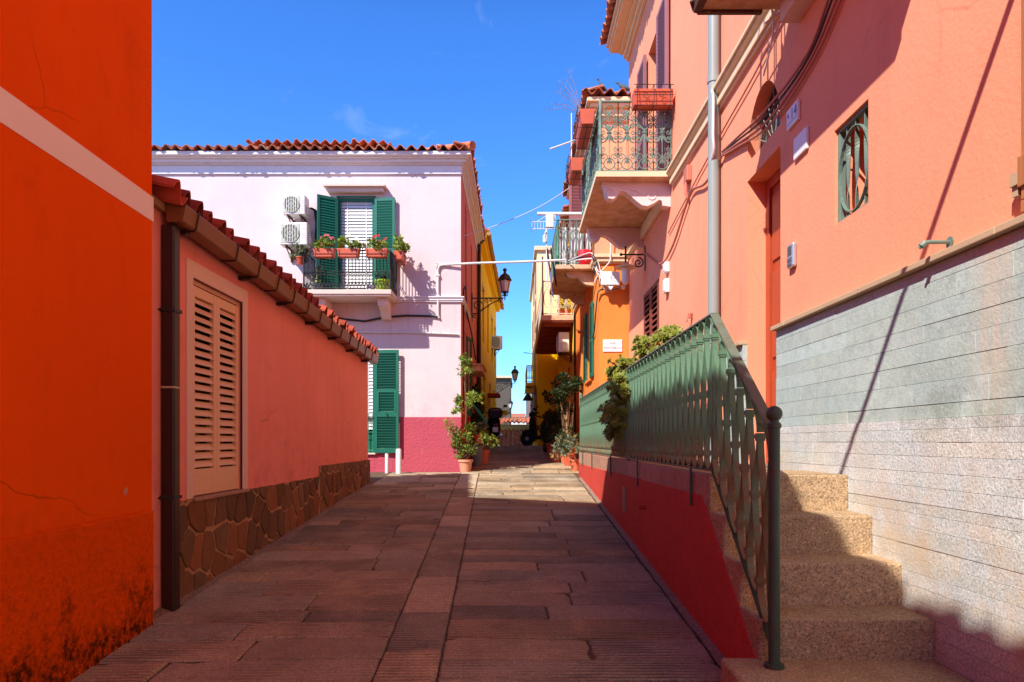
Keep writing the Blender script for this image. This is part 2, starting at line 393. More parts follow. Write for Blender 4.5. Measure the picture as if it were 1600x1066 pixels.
# ---- stone materials
def granite(name, c, speck=.5, groove=False, bump=.6, tint=True, stains=None):
    k = NB(name)
    col = k.mix(k.noise(1.7, 6, .65), mul(c,.72), mul(c,1.24))
    col = k.mix(k.math('MULTIPLY', k.ramp(k.noise(11, 6, .75), [(.46,0),(.66,1)]), .45), col, mul(c,.62))
    col = k.mix(k.math('MULTIPLY', k.ramp(k.noise(95, 2, .6), [(.50,0),(.60,1)]), speck*1.35), col, mul(c,.28))
    col = k.mix(k.math('MULTIPLY', k.ramp(k.noise(70, 2, .6, stretch=(1.1,.9,1.2)), [(.56,0),(.64,1)]), speck*1.1), col, mul(c,1.7))
    if tint: col = k.tint(col)
    h = k.math('ADD', k.noise(60, 6, .7), k.math('MULTIPLY', k.noise(9,4), .9))
    if groove:
        w = k.node("ShaderNodeTexWave", wave_type='BANDS', bands_direction='Y')
        w.inputs['Scale'].default_value = 8.2; w.inputs['Distortion'].default_value = 3.2
        w.inputs['Detail'].default_value = 3; w.inputs['Detail Scale'].default_value = .8
        mp = k.node("ShaderNodeMapping"); mp.inputs['Scale'].default_value = (.22,1,1)
        k.link(k.pos, mp.inputs[0]); k.link(mp.outputs[0], w.inputs[0])
        at = k.node("ShaderNodeVertexColor"); at.layer_name = 'tint'; gm = k.math('MULTIPLY', at.outputs[1], k.ramp(k.noise(2.1,5,.65), [(.36,.1),(.60,1)])); g = k.math('MULTIPLY', w.outputs[1], gm)
        h = k.math('ADD', h, k.math('MULTIPLY', g, 1.9)); col = k.mix(k.math('MULTIPLY', k.math('MULTIPLY', k.ramp(w.outputs[1], [(.05,1),(.4,0)]), gm), .62), col, mul(c,.30))  # dirt colour in the grooves, also standing in for weak bump shade
        col = k.mix(k.math('MULTIPLY', k.ramp(k.noise(2.6,7,.7), [(.5,0),(.72,1)]), .35), col, mul(c,.35))
        col = k.mix(k.math('MULTIPLY', k.ramp(k.noise(38,5,.75), [(.66,0),(.72,1)]), .6), col, mul(c,.25))
    if stains: col = stains(k, col)
    MAT[name] = k.out(col, .82, k.bump(h, .012, bump), spec=.3); return MAT[name]
granite('paving', (.50,.385,.245), .34, groove=True, bump=1.2)
granite('mortar', (.13,.09,.06), .4, bump=.9, tint=False)
granite('cement', (.30,.21,.155), .5, bump=1.0, tint=False)
def moss(k, c): return k.mix(k.math('MULTIPLY', k.ramp(k.noise(4,6,.7), [(.5,0),(.75,1)]), .45), c, (.30,.12,.035))
granite('step_stone', (.52,.355,.20), .5, bump=.65, stains=moss)
granite('coping_stone', (.46,.26,.18), .4, bump=.5)
def rusty(k, c):
    y = k.axis(1)
    pt = k.math('MULTIPLY', k.math('MULTIPLY', k.ramp(k.noise(3.2,6,.7), [(.44,0),(.56,1)]), k.maprange(k.axis(2),1.60,1.68,0,1)), k.math('MULTIPLY', k.maprange(k.axis(2),1.82,1.96,1,0), k.maprange(y,3.3,3.6,1,0)))
    c = k.mix(k.math('MULTIPLY', k.math('MULTIPLY', pt, k.ramp(k.noise(60,5,.7), [(.35,.4),(.6,1)])), .7), c, (.22,.28,.24))
    n = k.noise(3, 6, .7, stretch=(1,6,.35))
    f = k.math('MULTIPLY', k.math('MULTIPLY', k.ramp(n, [(.38,0),(.62,1)]), k.maprange(y, 2.72, 2.8, 0, 1)), k.maprange(y, 2.86, 3.05, 1, 0))
    f = k.math('MULTIPLY', f, k.maprange(k.axis(2), 1.55, 1.95, 0, 1)); c = k.mix(k.math('MULTIPLY', f, .55), c, (.66,.44,.28))
    f2 = k.math('MULTIPLY', k.ramp(k.noise(2.2,6,.7), [(.42,0),(.64,1)]), k.maprange(k.axis(2), 1.2, 1.8, .75, .06))
    return k.mix(f2, c, (.60,.46,.30))
granite('slate_cladding', (.45,.555,.53), .12, bump=.35, stains=rusty)
granite('granite_cladding', (.63,.675,.66), .36, bump=.5, stains=rusty)
plain('ledge_stone', (.50,.36,.22), .7, .15, 4, .3, 50, wear=((.30,.22,.15), .6, .75, 7))
plain('crazy_paving', (.20,.098,.042), .72, .35, 7, .8, 34, tint=True, spec=.3, dist=.012, wear=((.22,.13,.06), .52, .74, 9))
plain('base_mortar', (.46,.27,.14), .9, .3, 12, 1.0, 50, spec=.1, dist=.012)
m = MAT

# ------------------------------------------------------------------ shape helpers
def wallX(mb, x, y0, y1, z0, z1, holes=(), depth=.2, sgn=1, tint=1.0):
    """sheet at x facing -sgn*x ; holes (y0,y1,z0,z1) with reveals going +sgn*x"""
    ys = sorted({y0,y1}|{q for h in holes for q in h[:2]}); zs = sorted({z0,z1}|{q for h in holes for q in h[2:4]})
    for a, b in zip(ys, ys[1:]):
        for c, d in zip(zs, zs[1:]):
            if any(h[0] <= a and b <= h[1] and h[2] <= c and d <= h[3] for h in holes): continue
            q = [(x,a,c),(x,b,c),(x,b,d),(x,a,d)]
            mb.quad(*(q if sgn < 0 else q[::-1]), tint)
    for h in holes:
        a,b,c,d = h[:4]; e = x+sgn*(h[4] if len(h) > 4 else depth)
        for p, q in (((a,c),(b,c)),((b,c),(b,d)),((b,d),(a,d)),((a,d),(a,c))):
            mb.quad((x,*p),(x,*q),(e,*q),(e,*p), tint)
def wallY(mb, y, x0, x1, z0, z1, holes=(), depth=.2, sgn=1, tint=1.0):
    xs = sorted({x0,x1}|{q for h in holes for q in h[:2]}); zs = sorted({z0,z1}|{q for h in holes for q in h[2:4]})
    for a, b in zip(xs, xs[1:]):
        for c, d in zip(zs, zs[1:]):
            if any(h[0] <= a and b <= h[1] and h[2] <= c and d <= h[3] for h in holes): continue
            mb.quad((a,y,c),(b,y,c),(b,y,d),(a,y,d), tint)
    for h in holes:
        a,b,c,d = h[:4]; e = y+sgn*depth
        for p, q in (((a,c),(b,c)),((b,c),(b,d)),((b,d),(a,d)),((a,d),(a,c))):
            mb.quad((p[0],y,p[1]),(q[0],y,q[1]),(q[0],e,q[1]),(p[0],e,p[1]), tint)
def pantile(mb, o, u, L, v, Sl, pitch=.2, amp=.045, course=.38, th=.016, seed=0, clip=None, spp=8):
    rng = random.Random(seed); o = V(o); u = V(u).normalized(); v = V(v).normalized(); n = u.cross(v).normalized()
    if n.z < 0: n = -n
    nc = max(1, int(round(L/pitch))); pitch = L/nc; nr = max(1, int(Sl/course+.5))
    for c in range(nc):
        ext = rng.gauss(0,.016); dz = rng.gauss(0,.005)
        for r in range(nr):
            if clip and (r+1)*course > clip((c+.5)*pitch)+course: break
            t = rng.choice([.75,.9,1,1,1.1,1.25]); t *= rng.uniform(.9,1.1)
            s0 = r*course-(.03 if r else .0)+ext; s1 = (r+1)*course+.01
            vs = []; fs = []
            for q in range(spp+1):
                ph = 2*pi*q/spp; w = amp*sin(ph)+dz
                a = o+u*(c*pitch+q*pitch/spp)
                vs += [a+v*s0+n*(w+.02), a+v*s1+n*w, a+v*s0+n*(w+.02-th), a+v*s1+n*(w-th)]
            for q in range(spp):
                b = q*4
                fs += [(b,b+4,b+5,b+1),(b+2,b+3,b+7,b+6),(b,b+2,b+6,b+4)]
            mb.add(vs, fs, t)
def leaf_mb(w, h, rails=None, stile=.05, t=.034, pitch=.045, cov=.62, bottom=.08, top=.06, sth=.007, inv=False):
    """louvred shutter leaf: x 0..w, y 0..t (front face at y=0), z 0..h"""
    mb = MB(); rl = [(0,bottom),(h-top,h)]+(rails or []); rl.sort()
    mb.box(0,0,0,stile,t,h); mb.box(w-stile,0,0,w,t,h)
    for a, b in rl: mb.box(stile,0.002,a,w-stile,t-.002,b)
    for (a0,a1),(b0,b1) in zip(rl, rl[1:]):
        n = max(1, int(round((b0-a1)/pitch))); st = (b0-a1)/n; dv = st*cov/2
        for i in range(n):
            z = a1+(i+.5)*st; y0, zz0, y1, zz1 = t*.05, z-dv, t*.92, z+dv
            if inv: zz0, zz1 = zz1, zz0
            mb.add([(stile,y0,zz0),(w-stile,y0,zz0),(w-stile,y1,zz1),(stile,y1,zz1),
                    (stile,y0,zz0+sth),(w-stile,y0,zz0+sth),(w-stile,y1,zz1+sth),(stile,y1,zz1+sth)],
                   [(3,2,1,0),(4,5,6,7),(0,1,5,4),(1,2,6,5),(2,3,7,6),(3,0,4,7)])
    return mb
def place(mb, M):
    mb.v = [M @ p for p in mb.v]; return mb
def MX(x, y, z, deg=0): return M4.Translation((x,y,z)) @ M4.Rotation(R(deg), 4, 'Z')
def arcpts(cx, cz, r, a0, a1, n=10, rz=None):
    return [(cx+r*cos(R(a0+(a1-a0)*i/n)), cz+(rz or r)*sin(R(a0+(a1-a0)*i/n))) for i in range(n+1)]
def spiral(cx, cz, r0, r1, a0, a1, n=22):
    return [(cx+(r0+(r1-r0)*i/n)*cos(R(a0+(a1-a0)*i/n)), cz+(r0+(r1-r0)*i/n)*sin(R(a0+(a1-a0)*i/n))) for i in range(n+1)]
def leaf(mb, p, d, up, l, w, tint):
    d = d.normalized(); s = d.cross(up)
    if s.length < 1e-4: s = d.cross(V((1,0,0)))
    s.normalize(); n = s.cross(d)
    mb.add([p, p+d*l*.45+s*w*.5+n*l*.06, p+d*l, p+d*l*.45-s*w*.5+n*l*.06, p+d*l*.5-n*l*.04], [(0,1,4),(1,2,4),(2,3,4),(3,0,4)], tint)
def rdir(rng, zb=0):
    while True:
        d = V((rng.uniform(-1,1), rng.uniform(-1,1), rng.uniform(-1,1)))
        if .05 < d.length < 1: d.normalize(); d.z += zb; return d.normalized()
def foliage(mb, c, rad, n, ls, rng, asp=.5, zb=.3, hollow=.35):
    c = V(c)
    for _ in range(n):
        d = rdir(rng); q = hollow+(1-hollow)*rng.random()**.6
        p = c+V((d.x*rad[0], d.y*rad[1], d.z*rad[2]))*q
        leaf(mb, p, (d*.6+rdir(rng, zb)), rdir(rng, .6), *(lambda q: (ls*q, ls*asp*q*rng.uniform(.7,1.2)))(rng.uniform(.35,1.45)), rng.choice([rng.uniform(.55,1.4)]*9+[(2.2,1.1,.5)]))
def clumps(mb, c, rad, k, n, ls, rng, **kw):
    c = V(c)
    for _ in range(k):
        d = rdir(rng)*rng.random()**.4
        cc = c+V((d.x*rad[0], d.y*rad[1], d.z*rad[2]))
        r = rng.uniform(.25,.5)*min(rad)
        foliage(mb, cc, (r,r,r*.8), n//k, ls, rng, **kw)
def rosette(mb, c, ax, r, rng):
    ax = ax.normalized(); u = ax.cross(V((.3,.9,.2))).normalized(); w = ax.cross(u); t0 = rng.uniform(.8,1.25)
    for ring, (k, tilt, ln) in enumerate(((8,.25,1),(7,.7,.75),(4,1.6,.45))):
        for i in range(k):
            a = 2*pi*(i+ring*.5)/k+rng.uniform(-.1,.1)
            d = (u*cos(a)+w*sin(a)+ax*tilt).normalized(); s = d.cross(ax).normalized()
            l = r*ln; p = c+ax*(ring*r*.12)
            mb.add([p, p+d*l*.6+s*l*.24, p+d*l, p+d*l*.6-s*l*.24], [(0,1,2),(0,2,3)], t0*(.8 if ring == 0 else 1.05)*rng.uniform(.85,1.1))
def text_mb(txt, size, f, depth=.003, align='CENTER', tint=1.0, sx=1.0):
    cu = bpy.data.curves.new('lettering', 'FONT'); cu.body = txt; cu.size = size; cu.align_x = align; cu.align_y = 'CENTER'; cu.resolution_u = 3
    ob = bpy.data.objects.new('lettering', cu); COL.objects.link(ob)
    dg = bpy.context.evaluated_depsgraph_get(); dg.update()
    me = bpy.data.meshes.new_from_object(ob.evaluated_get(dg))
    mb = MB(); mb.add([f(p.co.x*sx, p.co.y, depth) for p in me.vertices], [tuple(q.vertices) for q in me.polygons], tint)
    bpy.data.objects.remove(ob); bpy.data.curves.remove(cu); bpy.data.meshes.remove(me)
    return mb
def skinned(name, pts, edges, rad, mat, parent=None, loc=(0,0,0), sub=2):
    me = bpy.data.meshes.new(name); me.from_pydata(pts, edges, []); me.materials.append(mat)
    o = bpy.data.objects.new(name, me); COL.objects.link(o); o.parent = parent; o.location = loc
    o.modifiers.new('skin', 'SKIN')
    if not me.skin_vertices: me.attributes.new('skin', 'FLOAT', 'POINT')
    return o

# ------------------------------------------------------------------ ground and street
def gz(x, y):
    if y < 10: return .12+.07*y
    if y < 13.2: t = y-10; return .82+.07*t-.0034*t*t
    return 1.01+.044*(y-13.2)
g = MB(); n_ = 64
vs = [(0,25,-3.2)]
for rr in (45, 300, 3500):
    vs += [(rr*cos(2*pi*k/n_), 25+rr*sin(2*pi*k/n_), -3.2-(rr>50)*4) for k in range(n_)]
fs = [(0,1+k,1+(k+1)%n_) for k in range(n_)]+[(1+q*n_+k,1+(q+1)*n_+k,1+(q+1)*n_+(k+1)%n_,1+q*n_+(k+1)%n_) for q in range(2) for k in range(n_)]
g.add(vs, fs); struct(g.build('ground', stucco('far_ground', (.22,.2,.15), .2, .2, 3)))

st = MB()
xs = [-9.5,-2.6,-2.0,-1.2,-.4,.4,1.3,2.2,3.5]; ys = [-13+.5*i for i in range(67)]
ys = [y for y in ys if y <= 20]
gv = [(x,y,gz(x,y)) for y in ys for x in xs]; nx = len(xs)
st.add(gv, [(j*nx+i,j*nx+i+1,(j+1)*nx+i+1,(j+1)*nx+i) for j in range(len(ys)-1) for i in range(nx-1)])
rng = random.Random(4)
st.mi = 1
bright = 1.0
def slab(c, gap=.0045, h=.013):
    """corner list (x,y) ccw"""
    cx = sum(p[0] for p in c)/4; cy = sum(p[1] for p in c)/4
    t = rng.choice([rng.uniform(.74,.88)]+[rng.uniform(.88,1.2)]*4); w_ = rng.uniform(-.10,.08); t *= bright; tt = (t*(1+w_), t, t*(1-w_*1.3), rng.choice([.15,.5,.8,1,1]))
    dz = rng.uniform(-.005,.006); tx = rng.uniform(-.006,.006); pts = []
    for i in range(4):
        x0, y0 = c[i]; x1, y1 = c[(i+1)%4]; n = max(2, int(math.hypot(x1-x0,y1-y0)/.09))
        for j in range(n):
            u = j/n; e = 0 if j else 1
            pts.append((x0+(x1-x0)*u, y0+(y1-y0)*u, e))
    top = []; mid = []; bot = []
    for x, y, e in pts:
        dx, dy = cx-x, cy-y; L = math.hypot(dx,dy); hw = max(abs(q[0]-cx) for q in c); hh = max(abs(q[1]-cy) for q in c)
        k_ = gap+abs(rng.gauss(0,.003))+(.007 if e else 0)+(rng.uniform(.008,.03) if rng.random() < .03 else 0)
        def ins(q): return (x+dx*min(.9,q/max(hw,.05)), y+dy*min(.9,q/max(hh,.05)))
        a = ins(k_+.010); b = ins(k_+.002); f = ins(gap*.6)
        zz = dz+tx*(x-cx)*2
        top.append((*a, gz(*a)+h+zz)); mid.append((*b, gz(*b)+h+zz-.004)); bot.append((*f, gz(*f)-.006))
    n = len(pts)
    st.add(top+mid+bot, [tuple(range(n))]+[(n+i,n+(i+1)%n,(i+1)%n,i) for i in range(n)]+[(2*n+i,2*n+(i+1)%n,n+(i+1)%n,n+i) for i in range(n)], tt)
cl = lambda y: -.735-.031*(y-3.5)
cr = lambda y: -.405-.029*(y-3.5)
def field(y0, y1, xa, xb, skew, minw, maxw, pr, pmax):
    y = y0; off = 0
    while y < y1:
        h = rng.uniform(*pr); cuts = [0]; wtot = xb(y)-xa(y)
        x = rng.uniform(minw*.5, maxw*.8)
        while x < wtot-minw*.5: cuts.append(x/wtot); x += rng.uniform(minw, maxw)
        cuts.append(1)
        for a, b in zip(cuts, cuts[1:]):
            q = []
            for f, yy in ((a,y),(b,y),(b,y+h),(a,y+h)):
                X = xa(yy)+(xb(yy)-xa(yy))*f; q.append((X, yy+skew*(X-xb(yy))))
            slab(q)
        y += h
wl_ = lambda y: -2.35-.0*y
field(-6, 12.9, wl_, cl, .05, .6, 1.5, (.22,.40), 0)
bright = 1.18; field(-6, 12.9, cl, cr, .02, 2, 3, (.55,1.0), 0); bright = 1.0
field(-6, 12.6, cr, lambda y: 1.10, -.02, .8, 1.9, (.22,.38), 0)
field(13.0, 19.9, lambda y: -1.0, lambda y: 1.25, .0, .5, .9, (.4,.7), 0)
st.mi = 2
for y0 in [-6+.9*i for i in range(21)]:      # cement fillets along the walls
    for xa, xb, dz in ((-2.44,-2.30,.035),(1.2,1.09,.02)):
        if xa < 0 and y0+.9 > 11.3: continue
        if xa > 0 and y0+.9 > 12.5: continue
        N = 9; vs = []
        for i in range(N+1):
            y = y0+.9*i/N; e = .5+.2*sin(y*17.1)*sin(y*5.3+1); xm = xa+(xb-xa)*(.7+.3*e)
            vs += [(xa,y,gz(0,y)+.035+dz*e),(xm,y,gz(0,y)+.0115)]
        st.add(vs, [(2*i,2*i+1,2*i+3,2*i+2) for i in range(N)])
st.mi = 1
for a, b in ((-1.1,-.45),(-.44,.32),(.33,1.02)):      # kerb step at the end of the lane
    st.box(a,20,.9,b,20.45,1.47+rng.uniform(-.01,.01),rng.uniform(1.3,1.6))
st.mi = 2; st.box(-2.5,20.45,.5,2.5,22.6,1.462)
struct(st.build('street', [m['mortar'], m['paving'], m['cement']]))

# ------------------------------------------------------------------ orange house (left, near)
t = thing('orange_house', 'bright orange rendered house with a pale diagonal band, nearest on the left', 'house', (-2.31,4.35,0))
wx = lambda y: -2.31+.0375*(4.35-y)
mb = MB()
foot = [(wx(-12),-12),(wx(4.35),4.35),(-8,4.35),(-8,-12)]
mb.prism(foot, lambda a,b,c: (a,b,c), 1.16, 6.62); mb.build('wall', m['orange_paint'], t, bevel=.012)
mb = MB(); f2 = [(wx(-12)+.007,-12),(wx(4.35)+.007,4.357),(-8,4.357),(-8,-12)]
mb.prism(f2, lambda a,b,c: (a,b,c), -.8, 1.165)
dd = mb.build('dado', m['orange_dado_paint'], t, bevel=.012)
mb = MB(); f3 = [(wx(-12)+.004,-12),(wx(4.35)+.004,4.354),(-7.9,4.354),(-7.9,-12)]
mb.prism(f3, lambda a,b,c: (a,b,c), 3.0, 3.155); mb.build('band', m['band_paint'], t)
mb = MB()      # a spot where the paint has come off
c0 = P(182,768,4.02); c0.x = wx(c0.y)+.0025
mb.add([(wx(c0.y+dy*.012)+.003, c0.y+dy*.012, c0.z+dz*.012) for dy, dz in ((-1.6,.6),(-1.9,-.5),(-.9,-1.9),(.2,-2.2),(1.2,-1.0),(2.2,.6),(1.8,1.7),(.9,2.3),(.2,1.2),(-.8,1.5))], [tuple(range(10))])
mb.build('bare_patch', m['terracotta_pale'], t)
mb = MB()
pantile(mb, (-1.95,-12,6.60), (0,1,0), 16.35, (-1,0,.34), 4.5, seed=2, course=.45, amp=.012, pitch=.23)
mb.build('roof', m['tile'], t, smooth=True)
mb = MB(); mb.box(-2.28,-12,6.48,-1.99,4.35,6.575); mb.build('eave_cornice', m['cornice_cream'], t)

# ------------------------------------------------------------------ pink cottage (left, low)
t = thing('pink_cottage', 'low salmon pink cottage with a beige shuttered window and brown gutter', 'house', (-2.4,4.37,.4))
ez = lambda y: 3.17-.034*(y-4.62)      # eave height falls away gently
mb = MB()
wallX(mb, -2.4, 4.37, 11.13, .3, 2.84, [(5.07,6.0,1.18,2.82)], .10, -1)
mb.quad((-2.4,4.37,2.84),(-2.4,11.13,2.84),(-2.4,11.13,ez(11.13)),(-2.4,4.37,ez(4.37)))
mb.quad((-2.4,11.13,.3),(-5,9.6,.3),(-5,9.6,2.9),(-2.4,11.13,ez(11.13)))
mb.quad((-2.4,4.37,.3),(-7,4.37,.3),(-7,4.37,3.6),(-2.4,4.37,ez(4.37)))
mb.box(-7,4.5,.3,-2.55,9.5,2.8)
mb.build('wall', m['cottage_paint'], t)
mb = MB(); mb.mi = 1; mb.box(-2.45,4.69,.2,-2.380,8.34,1.172); mb.box(-2.45,8.34,.5,-2.380,11.15,1.302); mb.mi = 0
rv = random.Random(12); sites = []
while len(sites) < 230:
    p = (rv.uniform(4.6,11.25), rv.uniform(.35,1.4)); d0 = .15+.07*rv.random()
    if all((p[0]-q[0])**2/1.0+(p[1]-q[1])**2/1.7 > d0*d0 for q in sites): sites.append(p)
    else:
        d0 *= .9
        if rv.random() < .02: sites.append((p[0],p[1]+9))
sites = [q for q in sites if q[1] < 2]
def clip(poly, nx, ny, d):      # keep nx*x+ny*y <= d
    out = []
    for i in range(len(poly)):
        a, b = poly[i], poly[(i+1)%len(poly)]; da, db = nx*a[0]+ny*a[1]-d, nx*b[0]+ny*b[1]-d
        if da <= 0: out.append(a)
        if da*db < 0: u = da/(da-db); out.append((a[0]+(b[0]-a[0])*u, a[1]+(b[1]-a[1])*u))
    return out
for p in sites:
    zmax = 1.172 if p[0] < 8.34 else 1.302; lo, hi = (4.69,8.34) if p[0] < 8.34 else (8.34,11.15)
    poly = [(lo,.25),(hi,.25),(hi,zmax),(lo,zmax)]
    for q in sites:
        if q is p or abs(q[0]-p[0]) > .8: continue
        nx, ny = q[0]-p[0], q[1]-p[1]; L = math.hypot(nx,ny); nx /= L; ny /= L
        poly = clip(poly, nx, ny, nx*(p[0]+q[0])/2+ny*(p[1]+q[1])/2-rv.uniform(.009,.017))
        if len(poly) < 3: break
    if len(poly) < 3 or max(a[1] for a in poly) < gz(0,p[0]): continue
    pts = []
    for i in range(len(poly)):
        a, b = poly[i], poly[(i+1)%len(poly)]; n = max(1, int(math.hypot(b[0]-a[0],b[1]-a[1])/.05))
        for j in range(n): u = (j+.08 if j == 0 and n > 1 else j)/n; pts.append((a[0]+(b[0]-a[0])*u+rv.gauss(0,.0028), a[1]+(b[1]-a[1])*u+rv.gauss(0,.0028)))
    cx = sum(a[0] for a in pts)/len(pts); cz = sum(a[1] for a in pts)/len(pts); dx = rv.uniform(-.006,.008); n = len(pts)
    ty, tz = rv.uniform(-.02,.02), rv.uniform(-.02,.02)
    sc = lambda a, f: (cx+(a[0]-cx)*f, cz+(a[1]-cz)*f)
    top = []; mid = []; bot = []
    for a in pts:
        w1 = sc(a,.965); top.append((-2.3685+dx*.6+ty*(w1[0]-cx)+tz*(w1[1]-cz)+rv.gauss(0,.0008), *w1)); w2 = sc(a,.993); mid.append((-2.372+dx*.6+ty*(w2[0]-cx)+tz*(w2[1]-cz), *w2)); bot.append((-2.384, *a))
    t0 = rv.uniform(.6,1.25); t_ = rv.choice([(1.25,.95,.75),(1,1,1),(.9,1,1.05),(1.1,1,.85),(.8,.8,.8)])
    mb.add(top+mid+bot, [tuple(range(n))]+[(n+i,n+(i+1)%n,(i+1)%n,i) for i in range(n)]+[(2*n+i,2*n+(i+1)%n,n+(i+1)%n,n+i) for i in range(n)], tuple(t0*x for x in t_))
mb.build('stone_base', [m['crazy_paving'], m['base_mortar']], t)
mb = MB()      # window surround, butted pieces
mb.box(-2.42,4.97,1.176,-2.388,5.07,2.94); mb.box(-2.42,6.0,1.176,-2.388,6.10,2.94); mb.box(-2.42,5.07,2.82,-2.388,6.0,2.94)
wnd = mb.build('window', m['cottage_trim'], t, bevel=.004)
mb = MB(); mb.box(-2.46,5.04,1.155,-2.352,6.06,1.182); mb.build('sill', m['coping_stone'], wnd, bevel=.006)
mb = MB()
mb.box(-2.46,5.07,1.185,-2.43,5.1,2.82); mb.box(-2.46,5.97,1.185,-2.43,6.0,2.82); mb.box(-2.46,5.1,2.79,-2.43,5.97,2.82)
mb.build('frame', m['beige_shutter'], wnd)
mb = MB(); mb.box(-2.52,5.0,1.1,-2.49,6.1,2.9); mb.build('pane', m['glass_dark'], wnd)  # dark backing sheet, added so the gaps between slats look shaded
for y in (5.1, 5.537):
    lf = leaf_mb(.433, 1.585, stile=.055, bottom=.20, top=.075, pitch=.067, t=.034, sth=.009, cov=.66)
    lf.box(.055,.0,.03,.378,.012,.17)
    place(lf, M4.Translation((-2.418,y,1.19)) @ M4(((0,-1,0,0),(1,0,0,0),(0,0,1,0),(0,0,0,1))))
    lf.build('shutter', m['beige_shutter'], wnd, bevel=.0025)
mb = MB(); sl_ = V((0,1,-.034)).normalized()
pantile(mb, (-2.235,4.42,ez(4.42)+.07), sl_, 6.78, (-1,0,.25), 4.2, pitch=.2, amp=.062, seed=5, spp=12, th=.013, clip=lambda u: (6.78-u)*1.7+.2)
mb.build('roof', m['tile_dark'], t, smooth=True)
mb = MB()       # boarded eave behind the gutter
mb.add([(-2.36,4.40,ez(4.4)-.02),(-2.36,11.15,ez(11.15)-.02),(-2.36,11.15,ez(11.15)+.03),(-2.36,4.40,ez(4.4)+.03),(-2.52,4.40,ez(4.4)-.02),(-2.52,11.15,ez(11.15)-.02),(-2.52,11.15,ez(11.15)+.05),(-2.52,4.4,ez(4.4)+.05)],
       [(0,1,2,3),(0,4,5,1),(3,2,6,7),(0,3,7,4),(1,5,6,2)])
mb.build('fascia', m['pale_wood'], t)
mb = MB()       # box gutter, open on top
prof = [(-2.355,.045),(-2.355,-.08),(-2.34,-.092),(-2.252,-.092),(-2.238,-.08),(-2.218,.02),(-2.218,.03),(-2.228,.03),(-2.247,-.072),(-2.256,-.08),(-2.338,-.08),(-2.343,.045)]
ya, yb = 4.60, 11.1
vs = [(x,ya,ez(ya)+z) for x,z in prof]+[(x,yb,ez(yb)+z) for x,z in prof]; k_ = len(prof)
mb.add(vs, [(i,(i+1)%k_,k_+(i+1)%k_,k_+i) for i in range(k_)])
for y in (ya, yb-.01):
    vs = [(x,y,ez(y)+z) for x,z in prof[:6]]+[(x,y+.01,ez(y)+z) for x,z in prof[:6]]
    mb.add(vs, [tuple(range(6))[::-1], tuple(range(6,12))]+[(i,(i+1)%6,6+(i+1)%6,6+i) for i in range(6)])
gut = mb.build('gutter', m['gutter_brown'], t, bevel=.004)
y = 4.78; kk = 0
while y < 11.0:
    q = MB(); e = ez(y)
    pr = [(-2.36,-.094),(-2.338,-.097),(-2.249,-.097),(-2.234,-.082),(-2.213,.02),(-2.215,.036),(-2.235,.04)]
    q.tube([(x,y,e+z) for x,z in pr], .006, 6)
    if kk % 2 == 0: q.box(-2.40,y-.03,e-.125,-2.29,y+.03,e-.092)
    q.build('bracket', m['pipe_brown'], gut); y += .47+(.22 if kk == 0 else 0); kk += 1
mb = MB()
mb.box(-2.393,4.61,.33,-2.303,4.70,ez(4.65)-.10)
mb.prism([(-2.393,.33),(-2.303,.33),(-2.303,.42),(-2.34,.44),(-2.393,.44)], lambda a,b,c: (a,c,b), 4.54, 4.70)
dp = mb.build('downpipe', m['pipe_brown'], t, bevel=.012)
for z in (2.48, 1.21, 1.96):
    q = MB(); 
    if z == 1.96: q.box(-2.396,4.606,z,-2.299,4.704,z+.014)
    else:
        q.box(-2.40,4.602,z,-2.296,4.708,z+.022); q.tube([(-2.36,4.60,z+.011),(-2.47,4.56,z+.005)], .006, 6)
    q.build('clamp', m['ledge_stone'] if z == 1.96 else m['black_iron'], dp)

# ------------------------------------------------------------------ pink house (two storeys)
FY = 13.2; CX = -1.05
t = thing('pink_house', 'two storey pale pink house with magenta base, tiled eaves and iron balcony', 'house', (CX,FY,1.0))
mb = MB()
WU = (-3.43,-2.72,4.39,6.31); WL = (-3.30,-2.71,1.38,3.36)
wallY(mb, FY, -9.2, CX, 2.07, 7.1, [WU,(WL[0],WL[1],2.07,WL[3])], .16)
mb.box(-9.2,FY+.22,.4,-1.3,22,7.0)
mb.build('wall', m['pink_paint'], t)
mb = MB()
wallX(mb, CX, FY, 18.7, 2.15, 7.1, [(14.25,14.75,4.9,6.6),(16.1,16.6,4.6,6.3),(14.2,14.6,2.15,3.9),(16.2,17.0,2.15,3.1)], .12, -1)
mb.box(CX-.35,FY+.3,.4,CX-.16,18.65,7.0,.4)
mb.build('side_wall', m['side_salmon'], t)
mb = MB(); mb.box(CX-.1,FY+.001,.5,CX+.012,18.7,2.15); mb.build('side_dado', m['side_red'], t)
mb = MB(); mb.box(-9.2,FY-.016,.4,WL[0],FY+.05,2.07); mb.box(WL[0],FY-.016,.4,WL[1],FY+.05,1.37); mb.box(WL[1],FY-.016,.4,CX+.012,FY+.05,2.072)
mb.build('dado', m['magenta_dado'], t, bevel=.006)
mb = MB()
for out, z0, z1 in ((.03,6.76,6.79),(.015,6.79,6.935),(.05,6.935,6.965),(.10,6.965,7.02),(.15,7.02,7.05),(.21,7.05,7.12)):
    mb.box(-9.2,FY-out*1.15,z0,CX+out,FY,z1); mb.box(CX,FY,z0,CX+out,18.7,z1)
mb.build('cornice', m['cornice_white'], t, bevel=.012)
mb = MB(); q = .30
pantile(mb, (-9.3,FY-.31,7.15), (1,0,0), 8.50, (0,1,q), 5.5, pitch=.2, amp=.042, seed=8, clip=lambda u: 8.50-u)
pantile(mb, (CX+.25,FY-.31,7.15), (0,1,0), 5.79, (-1,0,q), 4.5, pitch=.2, amp=.042, seed=9, clip=lambda u: u)
